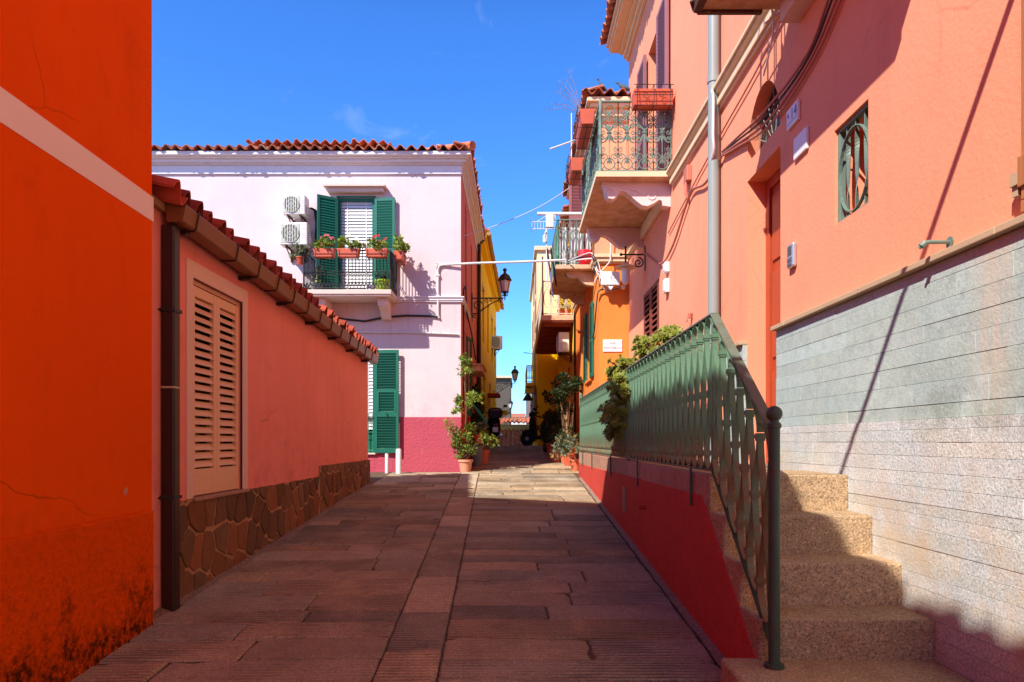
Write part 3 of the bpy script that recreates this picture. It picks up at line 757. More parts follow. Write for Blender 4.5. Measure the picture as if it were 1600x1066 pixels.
mb.tube([(CX+.25-.28*i,FY-.31+.28*i,7.19+.28*i*q) for i in range(16)], .085, 8, tint=1.2)
mb.box(-5.5,14.35,7.3,-2.7,16.5,7.72)
pantile(mb, (-5.6,14.2,7.83), (1,0,0), 3.0, (0,1,.18), 2.5, pitch=.2, amp=.042, seed=10)
mb.build('roof', m['tile'], t, smooth=True)
mb = MB()
for z0, z1, o in ((4.29,4.32,.035),(4.32,4.37,.05),(4.37,4.395,.07)):
    mb.box(-9.2,FY-o,z0,CX+o,FY,z1); mb.box(CX,FY,z0,CX+o,15.2,z1)
mb.build('string_course', m['cornice_white'], t, bevel=.006)
mb = MB(); mb.box(-3.66,FY-.20,6.47,-2.48,FY,6.515); mb.box(-3.60,FY-.13,6.39,-2.54,FY,6.47)
for i in range(40):
    x = -3.62+1.1*i/39; mb.tube([(x,FY-.1,6.51),(x+rng.uniform(-.03,.03),FY-.1-rng.uniform(0,.06),6.61)], .0025, 4)
mb.build('lintel', m['cornice_cream'], t, bevel=.004)
def blind(x0, x1, y, z0, z1, parent, n):
    q = MB()
    for i in range(n):
        z = z0+(z1-z0)*i/n; h = (z1-z0)/n
        q.add([(x0,y-.022,z+h*.05),(x1,y-.022,z+h*.05),(x1,y,z+h*.97),(x0,y,z+h*.97),(x0,y-.018,z+h*.05),(x1,y-.018,z+h*.05),(x1,y+.006,z+h*.95),(x0,y+.006,z+h*.95)],
              [(0,1,2,3),(5,4,7,6),(3,2,6,7),(0,4,5,1)], rng.uniform(.9,1))
    for f in (.2,.8): q.box(x0+(x1-x0)*f-.008,y-.022,z0,x0+(x1-x0)*f+.008,y-.016,z1)
    return q.build('blind', m['blind_white'], parent)
mb = MB(); a,b,c,d = WU
mb.box(a,FY+.02,c,a+.05,FY+.12,d); mb.box(b-.05,FY+.02,c,b,FY+.12,d); mb.box(a+.05,FY+.02,d-.05,b-.05,FY+.12,d); mb.box(a-.02,FY-.03,d,b+.02,FY,d+.03)
mb.box(a,FY+.145,c,b,FY+.155,d)
wn_ = mb.build('window', m['teal_shutter'], t, bevel=.004)
blind(a+.05,b-.05,FY+.09,c,d-.05,wn_,30)
lf = leaf_mb(.40,1.9,[(.85,.92)], pitch=.05, inv=True, cov=1.4); place(lf, MX(a,FY-.02,c,180+33) ); lf.build('shutter', m['teal_shutter'], wn_, bevel=.002)
lf = leaf_mb(.40,1.9,[(.85,.92)], pitch=.05, inv=True, cov=1.4); place(lf, MX(b+.01,FY-.05,c,-6)); lf.build('shutter', m['teal_shutter'], wn_, bevel=.002)
a,b,c,d = WL; mb = MB()
mb.box(b-.05,FY+.02,c,b,FY+.12,d); mb.box(a,FY+.02,d-.05,b-.05,FY+.12,d); mb.box(a,FY+.02,c,a+.05,FY+.12,d-.05); mb.box(a,FY+.145,c,b,FY+.155,d)
wn_ = mb.build('window', m['teal_shutter'], t, bevel=.004)
mb = MB(); mb.box(a-.05,FY-.07,c-.03,b+.02,FY+.12,c); mb.build('sill', m['cornice_cream'], wn_, bevel=.004)
blind(a+.05,b-.05,FY+.09,c+.45,d-.05,wn_,22)
mb = MB()
for z in (c+.05,c+.40,c+.75): mb.tube([(a,FY+.03,z),(b,FY+.03,z)], .008, 6)
for i in range(7): x = a+.05+(b-a-.1)*i/6; mb.tube([(x,FY+.03,c),(x,FY+.03,c+.75)], .006, 6)
mb.build('window_rail', m['green_pole'], wn_)
lf = leaf_mb(.47,1.98,[(1.17,1.23),(.70,.80)], pitch=.05, inv=True, cov=.95, stile=.05, bottom=.09)
lf.box(.05,-.006,.80,.085,.03,1.17); lf.box(.385,-.006,.80,.42,.03,1.17); lf.tube([(.235,-.03,.73),(.235,-.03,.78)], .012, 8)
place(lf, MX(b+.005,FY-.075,c,-5)); lf.build('shutter', m['teal_shutter'], wn_, bevel=.002)
# balcony
BX0, BX1, BY = -3.90, -2.27, 12.5
mb = MB(); mb.box(BX0,BY,4.30,BX1,FY-.005,4.385); mb.box(BX0+.02,BY+.02,4.27,BX1-.02,FY-.005,4.30)
bal = mb.build('balcony', m['cornice_cream'], t, bevel=.01)
for x in (BX0+.28, BX1-.20):
    q = MB(); q.prism([(0,0),(.52,0),(.52,-.14),(.40,-.15),(.28,-.22),(.2,-.32),(0,-.34)], lambda u,v,w: (x+w,FY-.003-u,4.268+v), -.085, .085)
    q.build('console', m['carved_stone'], bal, bevel=.012)
def iron_panel(mb, p0, p1, z0, z1, pitch=.062):
    p0 = V(p0); p1 = V(p1); L = (p1-p0).length; d = (p1-p0).normalized(); n = max(2, int(L/pitch)); st_ = L/n
    f = lambda s,z: (p0.x+d.x*s, p0.y+d.y*s, z)
    mb.tube([f(0,z1),f(L,z1)], .013, 6); mb.tube([f(0,z0+.03),f(L,z0+.03)], .009, 6)
    zm = z0+(z1-z0)*.42
    mb.tube([f(0,zm+.028),f(L,zm+.028)], .006, 5); mb.tube([f(0,zm-.028),f(L,zm-.028)], .006, 5)
    for i in range(n+1):
        s = i*st_; mb.tube([f(s,z1),f(s,zm+.028)], .008, 5)
        if i < n:
            mb.tube([f(s+st_/2+.024*cos(a*pi/4),zm+.024*sin(a*pi/4)) for a in range(8)], .005, 4, closed=True)
            mb.tube([f(s,zm-.028),f(s,z0+.16)]+[f(s+st_*(.5-.5*cos(a)),z0+.16-.10*sin(a)) for a in (.5,1,1.57,2.1,2.6)]+[f(s+st_,z0+.16)], .006, 5)
            mb.tube([f(s-st_*.5+st_*(.5-.5*cos(a)), z0+.03+.1*sin(a)) for a in (0,.5,1,1.57,2.1,2.6,3.14)], .005, 5)
mb = MB(); zt = 5.10
iron_panel(mb, (BX0+.02,BY+.02,0), (BX1-.02,BY+.02,0), 4.385, zt)
iron_panel(mb, (BX0+.02,BY+.02,0), (BX0+.02,FY,0), 4.385, zt); iron_panel(mb, (BX1-.02,BY+.02,0), (BX1-.02,FY,0), 4.385, zt)
for x in (BX0+.02, BX1-.02): mb.tube([(x,BY+.02,4.385),(x,BY+.02,zt+.02)], .013, 8)
mb.build('railing', m['black_iron'], bal)
# canopy, side shutters, brown pipe on the side wall
mb = MB(); mb.box(CX,15.6,3.22,CX+.30,17.1,3.34); mb.box(CX,15.5,3.34,CX+.34,17.2,3.37)
mb.build('door_canopy', m['slab_concrete'], t, bevel=.02)
for y in (14.25, 16.1): mb = MB(); mb.box(CX-.12,y+.02,4.62 if y > 15 else 4.92,CX-.09,y+.48,6.28 if y > 15 else 6.58); mb.build('side_shutter', m['brown_shutter'], t)
mb = MB(); mb.box(CX-.12,16.22,2.15,CX-.09,16.98,3.08); mb.build('side_door', m['brown_shutter'], t)
lf = leaf_mb(.40,1.7, pitch=.06); place(lf, MX(CX+.03,14.62,2.16,80)); lf.build('side_shutter', m['teal_shutter'], t)
mb = MB(); mb.tube([(CX+.07,18.55,1.3),(CX+.07,18.55,6.95),(CX+.2,18.5,7.08)], .05, 10); mb.build('downpipe', m['pipe_brown'], t, smooth=True)

# things on and around the pink house
def ac_unit(w, h, d=.28):
    r = thing('air_conditioner', '', 'air conditioner', (0,0,0), 'air conditioners on the pink wall')
    q = MB(); q.box(0,0,0,w,d,h); q.box(w,.08,.04,w+.03,d-.04,h*.5); o = q.build('casing', m['white_metal'], r, bevel=.014)
    q = MB(); cx, cz, rr = w*.40, h*.5, h*.40
    q.box(cx-rr*1.06,-.006,cz-rr*1.04,cx+rr*1.06,.004,cz+rr*1.04,1)
    q.build('fan_panel', m['ac_panel'], r, bevel=.003)
    q = MB(); q.x = M4.Translation((cx,-.007,cz)) @ M4.Rotation(R(90),4,'X'); q.lathe([(.001,0),(rr,0),(rr,.004),(.001,.004)], (0,0,0), 28); q.build('fan_opening', m['grille_dark'], r)
    q = MB()
    for k in (1,.55,.18): q.tube([(cx+rr*k*cos(2*pi*i/24),-.016,cz+rr*k*sin(2*pi*i/24)) for i in range(24)], .004, 5, closed=True)
    for i in range(7):
        x = cx-rr+2*rr*(i+.5)/7; hh = math.sqrt(max(0,rr*rr-(x-cx)**2)); q.tube([(x,-.016,cz-hh),(x,-.016,cz+hh)], .0075, 5)
    q.build('fan_grille', m['white_metal'], r)
    q = MB()
    for i in range(6): q.box(w*.80,-.004,h*.2+i*h*.1,w*.97,.002,h*.2+i*h*.1+.008)
    q.build('vent', m['plaque_edge'], r)
    for x in (w*.22, w*.78):
        q = MB(); q.box(x-.015,0,-.03,x+.015,d+.1,-.002); q.tube([(x,.04,-.03),(x,d+.07,-.2)], .012, 6); q.box(x-.015,d+.06,-.24,x+.015,d+.1,-.03)
        q.build('bracket', m['rust'], r)
    return r
u1 = ac_unit(.42,.37); u1.location = (-4.37,12.82,5.87); u1['label'] = 'upper smaller white air conditioner on pink wall, above a wider one'
u2 = ac_unit(.52,.42); u2.location = (-4.43,12.82,5.30); u2['label'] = 'lower wider white air conditioner on pink wall beside the teal shutter'
mb = MB()
for k in range(5):
    x = -3.86+k*.012; mb.tube([(x-.06,13.0,6.05),(x,13.1,6.03),(x+.015,13.16,5.8),(x+.02*k/4,13.16,5.45),(x,13.15,5.35)], .009, 6)
tag(mb.build('refrigerant_pipe', m['wire_dark']), 'dark insulated pipes running down beside the air conditioners', 'pipe')
# posts
mb = MB(); mb.lathe([(.034,.85),(.034,1.36),(.03,1.37)], (-2.44,12.98,0), 12)
tag(mb.build('bollard', m['white_metal'], smooth=True), 'thinner white post close to the magenta wall under the teal shutter', 'bollard', 'white posts by the pink house')
mb = MB(); mb.lathe([(.054,.85),(.054,1.44),(.045,1.46),(.02,1.465)], (-2.17,12.72,0), 14)
tag(mb.build('bollard', m['white_metal'], smooth=True), 'thicker white post standing further right in front of magenta wall', 'bollard', 'white posts by the pink house')
# balcony planters
def flowers(mb, c, rad, n, s, rng):
    for _ in range(n):
        d = rdir(rng, .4); p = V(c)+V((d.x*rad[0],d.y*rad[1],d.z*rad[2]))
        for k in range(5):
            a = 2*pi*k/5; e = V((cos(a),sin(a)*.5-.5,sin(a))).normalized(); leaf(mb, p, e, V((0,-1,0)), s, s*.8, rng.uniform(.8,1.2))
rng = random.Random(11)
def planter(xc, w, pet, lab, leafm='leaf_bright'):
    r = thing('flower_box', lab, 'flower box', (xc,BY-.07,4.95), 'flower boxes on the pink house balcony')
    q = MB(); q.prism([(-w/2+.02,0),(w/2-.02,0),(w/2,.13),(w/2+.012,.13),(w/2+.012,.155),(-w/2-.012,.155),(-w/2-.012,.13),(-w/2,.13)], lambda u,v,k: (xc+u,BY-.07+k,4.945+v), -.075, .075)
    q.build('box', m['planter_red'], r, bevel=.006)
    q = MB()
    for x in (-w*.4, w*.4): q.tube([(xc+x,BY+.02,5.11),(xc+x,BY-.16,5.07),(xc+x,BY-.155,4.93),(xc+x,BY+.01,4.93)], .006, 5)
    q.tube([(xc-w*.45,BY-.158,5.0),(xc+w*.45,BY-.158,5.0)], .005, 5); q.build('hanger', m['black_iron'], r)
    q = MB(); clumps(q, (xc,BY-.07,5.17), (w*.55,.12,.13), 14, 520, .05, rng, asp=.7); q.mi = 1; flowers(q, (xc+.05,BY-.10,5.24), (w*.36,.08,.11), 18, .026, rng); q.build('foliage', [m[leafm], m[pet]], r)
planter(-3.47, .37, 'petal_pink', 'left flower box of the front three, with salmon pink blooms, on the iron balcony')
planter(-3.03, .39, 'petal_white', 'middle flower box of the front three, with white blooms, on the iron balcony')
planter(-2.52, .39, 'petal_red', 'right flower box of the front three, with deep red blooms, on the iron balcony')
def hang_pot(c, lab, lm, s=.1):
    r = thing('hanging_pot', lab, 'flower pot', c, None)
    q = MB(); q.lathe([(s*.6,-s*1.3),(s*.95,0),(s*1.05,0),(s*1.05,s*.2),(s*.9,s*.2),(s*.85,0)], c, 14); q.build('pot', m['planter_red'], r, smooth=True)
    q = MB(); clumps(q, V(c)+V((0,0,s*1.2)), (s*1.7,s*1.7,s*1.5), 9, 330, .06, rng, asp=.8); q.build('foliage', m[lm], r)
r = thing('flower_box', 'flower box of green leaves hooked on the right end of the iron balcony', 'flower box', (BX1+.09,12.88,4.99), 'flower boxes on the pink house balcony')
q = MB(); q.prism([(-.06,0),(.06,0),(.085,.13),(.095,.13),(.095,.155),(-.095,.155),(-.095,.13),(-.085,.13)], lambda u,v,k: (BX1+.10+u,12.88+k,4.98+v), -.24, .24); q.build('box', m['planter_red'], r, bevel=.006)
q = MB(); q.tube([(BX1-.02,12.8,5.12),(BX1+.20,12.8,5.09),(BX1+.195,12.8,4.97),(BX1,12.8,4.97)], .006, 5); q.build('hanger', m['black_iron'], r)
q = MB(); clumps(q, (BX1+.12,12.88,5.24), (.15,.27,.17), 18, 620, .06, rng, asp=.8); q.build('foliage', m['leaf_bright'], r)
hang_pot((BX0-.07,BY+.10,4.98), 'red hanging pot trailing grey leaves at the left end of the iron balcony', 'leaf_grey', .09)
r = thing('potted_plant', 'lime green bowl with a small plant on the balcony floor', 'potted plant', (-2.47,12.75,4.386))
q = MB(); q.lathe([(.10,4.386),(.13,4.42),(.155,4.56),(.165,4.56),(.165,4.60),(.145,4.60)], (-2.47,12.75,0), 18); q.build('pot', m['lime_plastic'], r, smooth=True)
q = MB(); clumps(q, (-2.47,12.75,4.68), (.15,.14,.12), 6, 160, .06, rng); q.build('foliage', m['leaf_dark'], r)
r = thing('potted_plant', 'spindly green plant in a dark pot at the left of the balcony', 'potted plant', (-3.7,12.8,4.386))
q = MB(); q.lathe([(.07,4.386),(.09,4.5),(.10,4.52)], (-3.7,12.8,0), 12); q.build('pot', m['pail_grey'], r, smooth=True)
q = MB(); clumps(q, (-3.7,12.8,4.68), (.12,.1,.18), 6, 120, .07, rng); q.build('foliage', m['leaf_green'], r)
r = thing('pinwheel', 'small blue, white and red pinwheel ornament behind the balcony bars', 'ornament', (-2.66,12.68,4.386))
q = MB(); q.tube([(-2.66,12.68,4.386),(-2.66,12.68,4.50)], .005, 5); q.build('stick', m['white_metal'], r)
for nm, mt, k in (('petals','cobalt',0),('petals','petal_white',1),('petals','petal_red',2)):
    q = MB()
    for i in range(3):
        a = 2*pi*(i*3+k)/9
        for dx in (-.05,.06): leaf(q, V((-2.66+dx,12.672,4.47)), V((cos(a),-.15,sin(a))), V((0,-1,0)), .055, .045, 1.2)
    q.build(nm, m[mt], r)
# conduits on the pink facade
mb = MB(); yy = FY-.03
mb.tube([P(1e3,0,1)*0+V((-1.47,yy,3.98)),V((-1.49,yy,4.05)),V((-1.49,yy,4.92)),V((-1.46,yy,4.99)),V((-1.38,yy,5.01)),V((-.8,13.1,5.02)),V((.2,13.0,5.025)),V((.95,12.86,5.02))], .022, 8)
for x, z in ((-1.49,4.4),(-1.49,4.8),(-1.3,5.01)): mb.tube([(x-.03,yy,z),(x+.03,yy,z)], .03, 8)
mb.tube([(-1.46,yy-.01,5.02),(-1.53,yy-.01,5.05),(-1.55,yy-.01,5.0),(-1.5,yy-.02,4.95)], .012, 6)
tag(mb.build('conduit', m['wire_pale'], smooth=True), 'white conduit rising on the pink wall and crossing above the lane', 'conduit')
mb = MB()
mb.tube([(-1.47,yy,4.0),(-1.6,yy,4.02),(-2.1,yy,4.03),(-2.5,yy,4.0),(-2.9,yy,3.92),(-3.3,yy,3.96),(-3.7,yy,4.03)], .02, 8)
tag(mb.build('cable', m['wire_dark'], smooth=True), 'dark sagging cable on the pink wall under the balcony', 'cable')
mb = MB(); mb.tube([(-4.2,yy,3.70),(-3,yy,3.71),(-1.9,yy,3.70),(-1.1,yy,3.67)], .017, 8)
for i in range(14): mb.tube([(-3.6+.18*i,yy-.01,3.69),(-3.6+.18*i,yy-.01,3.735)], .010, 6)
tag(mb.build('conduit', m['wire_pale'], smooth=True), 'straight clipped conduit along the pink wall, below the sagging cable', 'conduit')
mb = MB(); mb.tube([(CX+.03,13.5,2.2),(CX+.03,13.5,4.6),(CX+.05,13.8,4.75),(CX+.04,14.2,4.3),(CX+.05,15.5,4.1),(CX+.04,17.5,3.7)], .018, 6)
tag(mb.build('cable', m['wire_dark'], smooth=True), 'dark cable running down the salmon side wall by the corner', 'cable')

# ------------------------------------------------------------------ street lamps on scroll brackets
def street_lamp(arm):
    r = thing('street_lamp', '', 'street lamp', (0,0,0), 'lantern lamps on scroll brackets along the left houses')
    f = lambda s,z: (s,0,z)
    q = MB(); q.box(-.005,-.02,-.55,.02,.02,.14); q.box(0,-.014,.0,arm,.014,.028)
    q.tube([f(.03,-.36),f(.12,-.36),f(.26,-.27),f(arm*.6,-.12),f(arm*.88,-.02)], .014, 6)
    q.tube([f(*p) for p in spiral(.15,-.17,.15,.02,-90,520)], .013, 6)
    q.tube([f(*p) for p in spiral(.36,-.06,.055,.01,200,-260)], .010, 6)
    q.tube([f(*p) for p in spiral(.47,-.045,.045,.01,200,-260)], .009, 6)
    q.tube([f(*p) for p in spiral(.05,-.42,.05,.01,90,-360)], .010, 6)
    q.tube([f(*p) for p in spiral(arm*.88,-.05,.05,.01,90,500)], .010, 6)
    q.build('bracket', m['black_iron'], r)
    q = MB(); X = arm+.03
    q.lathe([(.001,-.05),(.016,0),(.014,.05),(.03,.09),(.045,.13),(.05,.15)], (X,0,0), 10)
    for k in range(4):
        a = pi/4+k*pi/2; c_, s_ = cos(a), sin(a)
        q.tube([(X+.10*c_,s_*.10,.16),(X+.155*c_,s_*.155,.43)], .010, 5)
        q.tube([(X+.03*c_,s_*.03,.07),(X+.085*c_,s_*.085,.08),(X+.10*c_,s_*.10,.16)], .008, 5)
        q.box(X+.155*c_-.02,s_*.155-.02,.41,X+.155*c_+.02,s_*.155+.02,.47)
    q.lathe([(.165*1.0,.43),(.17,.455),(.14,.50),(.115,.56),(.06,.60),(.035,.62),(.03,.66),(.055,.69),(.045,.72),(.012,.74)], (X,0,0), 4)
    q.lathe([(.075,.15),(.11,.155),(.11,.17),(.075,.17)], (X,0,0), 4)
    place(q, M4.Translation((X,0,0)) @ M4.Rotation(R(45),4,'Z') @ M4.Translation((-X,0,0))) if False else None
    q.build('lantern_frame', m['black_iron'], r)
    q = MB(); q.x = M4.Translation((X,0,0)) @ M4.Rotation(R(0),4,'Z')
    q.lathe([(.092,.17),(.145,.43)], (0,0,0), 4); q.build('lantern_glass', m['glass_lamp'], r)
    return r
lamp = street_lamp(.77); lamp.location = (CX,16.5,5.05); lamp['label'] = 'nearest black street lamp, its lantern on a scroll bracket beside the yellow house'
l2 = copy_tree(lamp); l2.location = (-.81,28.6,4.03); l2['label'] = 'second black street lamp, lower and further, on the yellow house above the scooter'
l3 = copy_tree(lamp); l3.location = (-1.08,41.9,3.5); l3['label'] = 'farthest tiny street lamp at the edge of the taupe house'

# ------------------------------------------------------------------ yellow house and beyond, left row
YS = lambda p: V((p.x-.05+.0195*(p.y-18.7), p.y, p.z))
t = thing('yellow_house', 'deep yellow house with long eave behind the pink one', 'house', (-.95,18.75,1.2))
mb = MB()
hol = [(y,y+.75,4.6,6.2) for y in (20.2,22.6,25.2,27.4)]+[(y,y+.8,1.5,3.6) for y in (20.6,23.8,26.6)]
wallX(mb, -.95, 18.72, 29, .5, 7.3, hol, .15, -1); mb.quad((-.95,29,.5),(-6,29,.5),(-6,29,7.3),(-.95,29,7.3)); mb.quad((-.95,18.72,5),(-6,18.72,5),(-6,18.72,7.3),(-.95,18.72,7.3))
mb.box(-6,18.8,.5,-1.15,28.9,7.2)
mb.build('wall', m['yellow_paint'], t, skew=YS)
mb = MB(); mb.box(-.95,18.72,7.1,-.80,29,7.2); mb.box(-.95,18.72,7.2,-.74,29,7.28); mb.build('cornice', m['yellow_paint'], t, bevel=.01, skew=YS)
mb = MB(); pantile(mb, (-.66,18.7,7.36), (0,1,0), 10.4, (-1,0,.28), 4, seed=13); mb.build('roof', m['tile'], t, smooth=True, skew=YS)
mb = MB(); mb.tube([(-.68,18.7,7.30),(-.68,29.1,7.26)], .06, 8); mb.build('gutter', m['awning_ochre'], t, smooth=True, skew=YS)
for h in hol:
    q = MB(); q.box(-1.08,h[0]+.02,h[2],-1.05,h[1]-.02,h[3]); w_ = q.build('window', m['brown_shutter'], t, skew=YS)
    q = MB(); q.box(-.97,h[0]-.06,h[3],-.93,h[1]+.06,h[3]+.08); q.build('lintel', m['cream_paint'], w_, skew=YS)
mb = MB(); mb.box(-.95,22.6,3.1,-.55,23.6,3.2); mb.build('door_canopy', m['side_red'], t, bevel=.01, skew=YS)
mb = MB(); mb.box(-.95,27.5,2.7,-.45,28.6,2.85); mb.build('door_canopy', m['yellow_paint'], t, bevel=.01, skew=YS)
u3 = ac_unit(.55,.5); u3.location = (-.93,25.6,5.1); u3.rotation_euler = (0,0,R(35)); u3['label'] = 'weathered air conditioner on the yellow house past the street lamp'; u3['group'] = 'air conditioners over the lane'
t = thing('taupe_house', 'plain taupe grey house at the far end of the lane on left', 'house', (-1.3,42,0))
mb = MB(); mb.box(-6,42,-3.2,-.28,50,5.5); mb.build('wall', m['taupe_paint'], t)
mb = MB(); mb.box(-6,41.8,5.5,-.2,50,5.62); mb.build('roof_edge', m['cornice_tan'], t)
t = thing('tiled_roof_house', 'low house beyond the step, mostly its rows of curved clay tiles', 'house', (0,27,-3))
mb = MB(); mb.box(-.9,27.2,-3.2,1.0,33,.9); mb.box(-1.6,33,-3.2,1.2,36,2.42); mb.build('wall', m['cream_paint'], t)
mb = MB(); pantile(mb, (-.95,27.0,.75), (1,0,0), 2.0, (0,1,.235), 6.3, pitch=.21, seed=3); pantile(mb, (-1.7,32.7,2.48), (1,0,0), 3.0, (0,1,.12), 3.2, pitch=.21, seed=4)
mb.build('roof', m['tile'], t, smooth=True)
t = thing('white_house', 'distant white house with orange tiled roof at the end of lane', 'house', (0,70,-4))
mb = MB(); mb.box(-2.6,70,-7,1.1,78,4.1); mb.prism([(1.1,-7),(3.2,-7),(3.2,4.0),(2.15,4.55),(1.1,4.0)], lambda a,b,c: (a,c,b), 69, 78); mb.build('wall', m['white_wall'], t)
mb = MB(); mb.add([(-2.8,69.6,4.08),(1.1,69.6,4.08),(1.1,74,4.62),(-2.8,74,4.62)], [(0,1,2,3)]); mb.add([(2.15,68.8,4.62),(3.4,68.8,4.0),(3.4,78,4.0),(2.15,78,4.62)],[(0,1,2,3)]); mb.add([(2.15,68.8,4.62),(.95,68.8,4.0),(.95,78,4.0),(2.15,78,4.62)],[(3,2,1,0)])
mb.build('roof', m['tile'], t)
for x, z in ((-.55,2.2),(.35,2.3),(1.5,2.6),(1.9,2.6)):
    q = MB(); q.box(x,68.93 if x > 1 else 69.95,z,x+.22,69.2 if x > 1 else 70.1,z+.75); q.build('window', m['taupe_paint'], t)
mb = MB()
for i in range(14): mb.tube([(.2+.16*i,60,1.9),(.2+.16*i,60,3.3)], .03, 5)
mb.tube([(.1,60,3.3),(2.5,60,3.3)], .04, 6); mb.box(.1,60,-4,2.5,60.4,1.9)
tag(mb.build('terrace_railing', m['plaque_edge']), 'pale terrace railing in front of the distant white house', 'railing')

# ------------------------------------------------------------------ salmon house (right, near)
WX = 2.04
t = thing('salmon_house', 'tall salmon pink house with stone clad base, doorway and iron balconies', 'house', (WX,5.6,1.4))
mb = MB()
holes = [(5.25,6.0,1.4,3.88,.24),(5.25,6.0,4.04,4.54,.12),(3.943,4.362,2.98,3.582,.30),(9.67,10.78,1.9,3.91,.06),(9.55,10.45,5.08,7.53,.2)]
wallX(mb, WX, -12, 12.25, .1, 8.7, holes, .2, 1)
pts = arcpts(5.625,4.04,.375,0,180,16,.50)
for side in (0,1):      # arch spandrels
    pp = pts[:9] if side == 0 else pts[8:]
    cn = (6.0,4.54) if side == 0 else (5.25,4.54)
    for a, b in zip(pp, pp[1:]): mb.add([(WX,*a),(WX,*b),(WX,*cn)], [(0,1,2)])
    for a, b in zip(pp, pp[1:]): mb.quad((WX,*a),(WX,*b),(WX+.12,*b),(WX+.12,*a))
    if side == 0: pass
mb.box(WX+.3,-12,.1,7,12.2,8.6); mb.quad((WX,12.25,.1),(7,12.25,.1),(7,12.25,8.7),(WX,12.25,8.7)); mb.quad((WX,-12,.1),(7,-12,.1),(7,-12,8.7),(WX,-12,8.7))
mb.build('wall', m['salmon_paint'], t)
# cladding strips
def cladding(y0, y1, z0, z1, hr, wr, x, seed, mat, name):
    rg = random.Random(seed); q = MB(); z = z0
    while z < z1-.01:
        h = min(rg.uniform(*hr), z1-z)
        if z1-(z+h) < .03: h = z1-z
        y = y0
        while y < y1-.001:
            w = min(rg.uniform(*wr), y1-y)
            if y1-(y+w) < .12: w = y1-y
            d = rg.uniform(-.002,.002); tn = rg.uniform(.93,1.06)
            q.box(x+d, y+.0008, z+.0008, WX+.02, y+w-.0008, z+h-.0008, (tn*rg.uniform(.97,1.03),tn,tn*rg.uniform(.95,1.03)))
            y += w
        z += h
    return q.build(name, mat, t, bevel=.0009, seg=1)
cladding(-6,5.245,1.71,2.448,(.055,.11),(.35,1.0),WX-.035,3,m['slate_cladding'],'stone_cladding')
cladding(-6,5.245,.2,1.71,(.05,.09),(.45,1.3),WX-.04,4,m['granite_cladding'],'stone_cladding')
cladding(6.005,6.5,1.4,2.448,(.06,.12),(.3,.6),WX-.035,5,m['slate_cladding'],'stone_cladding')
mb = MB(); y = -6
while y < 5.26: w = min(1.1, 5.262-y); mb.box(WX-.075,y+.001,2.45,WX+.01,y+w-.001,2.482); y += w
mb.build('stone_ledge', m['ledge_stone'], t, bevel=.004)
mb = MB(); mb.box(WX-.075,6.003,2.45,WX+.01,6.52,2.482); mb.build('stone_ledge', m['ledge_stone'], t, bevel=.004)
# door
mb = MB(); mb.box(WX+.16,5.25,1.4,WX+.24,5.33,3.88); mb.box(WX+.16,5.92,1.4,WX+.24,6.0,3.88); mb.box(WX+.16,5.33,3.79,WX+.24,5.92,3.88)
mb.box(WX+.19,5.33,1.42,WX+.24,5.62,3.79); mb.box(WX+.19,5.63,1.42,WX+.24,5.92,3.79)
for y in (5.36,5.66):
    for z0, z1 in ((1.52,2.2),(2.32,3.05),(3.15,3.72)): mb.box(WX+.175,y,z0,WX+.19,y+.23,z1)
dr = mb.build('door', m['door_wood'], t, bevel=.006)
mb = MB(); mb.ball((WX+.165,5.62,2.42), .028, 10, 8); mb.build('handle', m['black_iron'], dr, smooth=True)
mb = MB(); mb.box(WX-.02,5.25,1.38,WX+.24,6.0,1.41); mb.build('threshold', m['cement'], t, bevel=.006)
# fanlight
mb = MB(); mb.box(WX+.115,5.25,4.04,WX+.125,6.0,4.55); fl = mb.build('fanlight', m['glass_dark'], t)
mb = MB()
for k in (1,.55,.22): mb.tube([(WX+.095,5.625+.36*k*cos(R(a)),4.055+.47*k*sin(R(a))) for a in range(0,181,12)], .0045, 5)
for a in range(0,181,22): mb.tube([(WX+.095,5.625+.08*cos(R(a)),4.055+.1*sin(R(a))),(WX+.095,5.625+.36*cos(R(a)),4.055+.47*sin(R(a)))], .0035, 5)
mb.box(WX+.085,5.26,4.042,WX+.105,5.99,4.065)
mb.build('fanlight_bars', m['drain_grey'], fl)
# grille window
y0,y1,z0,z1 = 3.943,4.362,2.98,3.582
mb = MB(); mb.box(WX+.02,y1-.03,z0+.001,WX+.06,y1-.001,z1-.001); mb.box(WX+.02,y0+.001,z0+.001,WX+.06,y0+.025,z1-.001); mb.box(WX+.02,y0+.025,z0+.001,WX+.06,y1-.03,z0+.022); mb.box(WX+.02,y0+.025,z1-.022,WX+.06,y1-.03,z1-.001)
gw = mb.build('window', m['iron_green'], t, bevel=.003)
mb = MB(); mb.box(WX+.285,y0-.02,z0-.02,WX+.295,y1+.02,z1+.02); mb.build('pane', m['glass_dark'], gw)
mb = MB(); mb.box(WX+.25,y0+.21,z0+.002,WX+.28,y1-.002,z1-.002); mb.build('inner_shutter', m['old_wood'], gw)
yc, zc = (y0+y1)/2, (z0+z1)/2-.02
q = MB(); q.ribbon([(WX+.022,yc+.185*cos(2*pi*i/36),zc+.255*sin(2*pi*i/36)) for i in range(37)], .022, .006); q.build('grille_ring', m['iron_green'], gw)
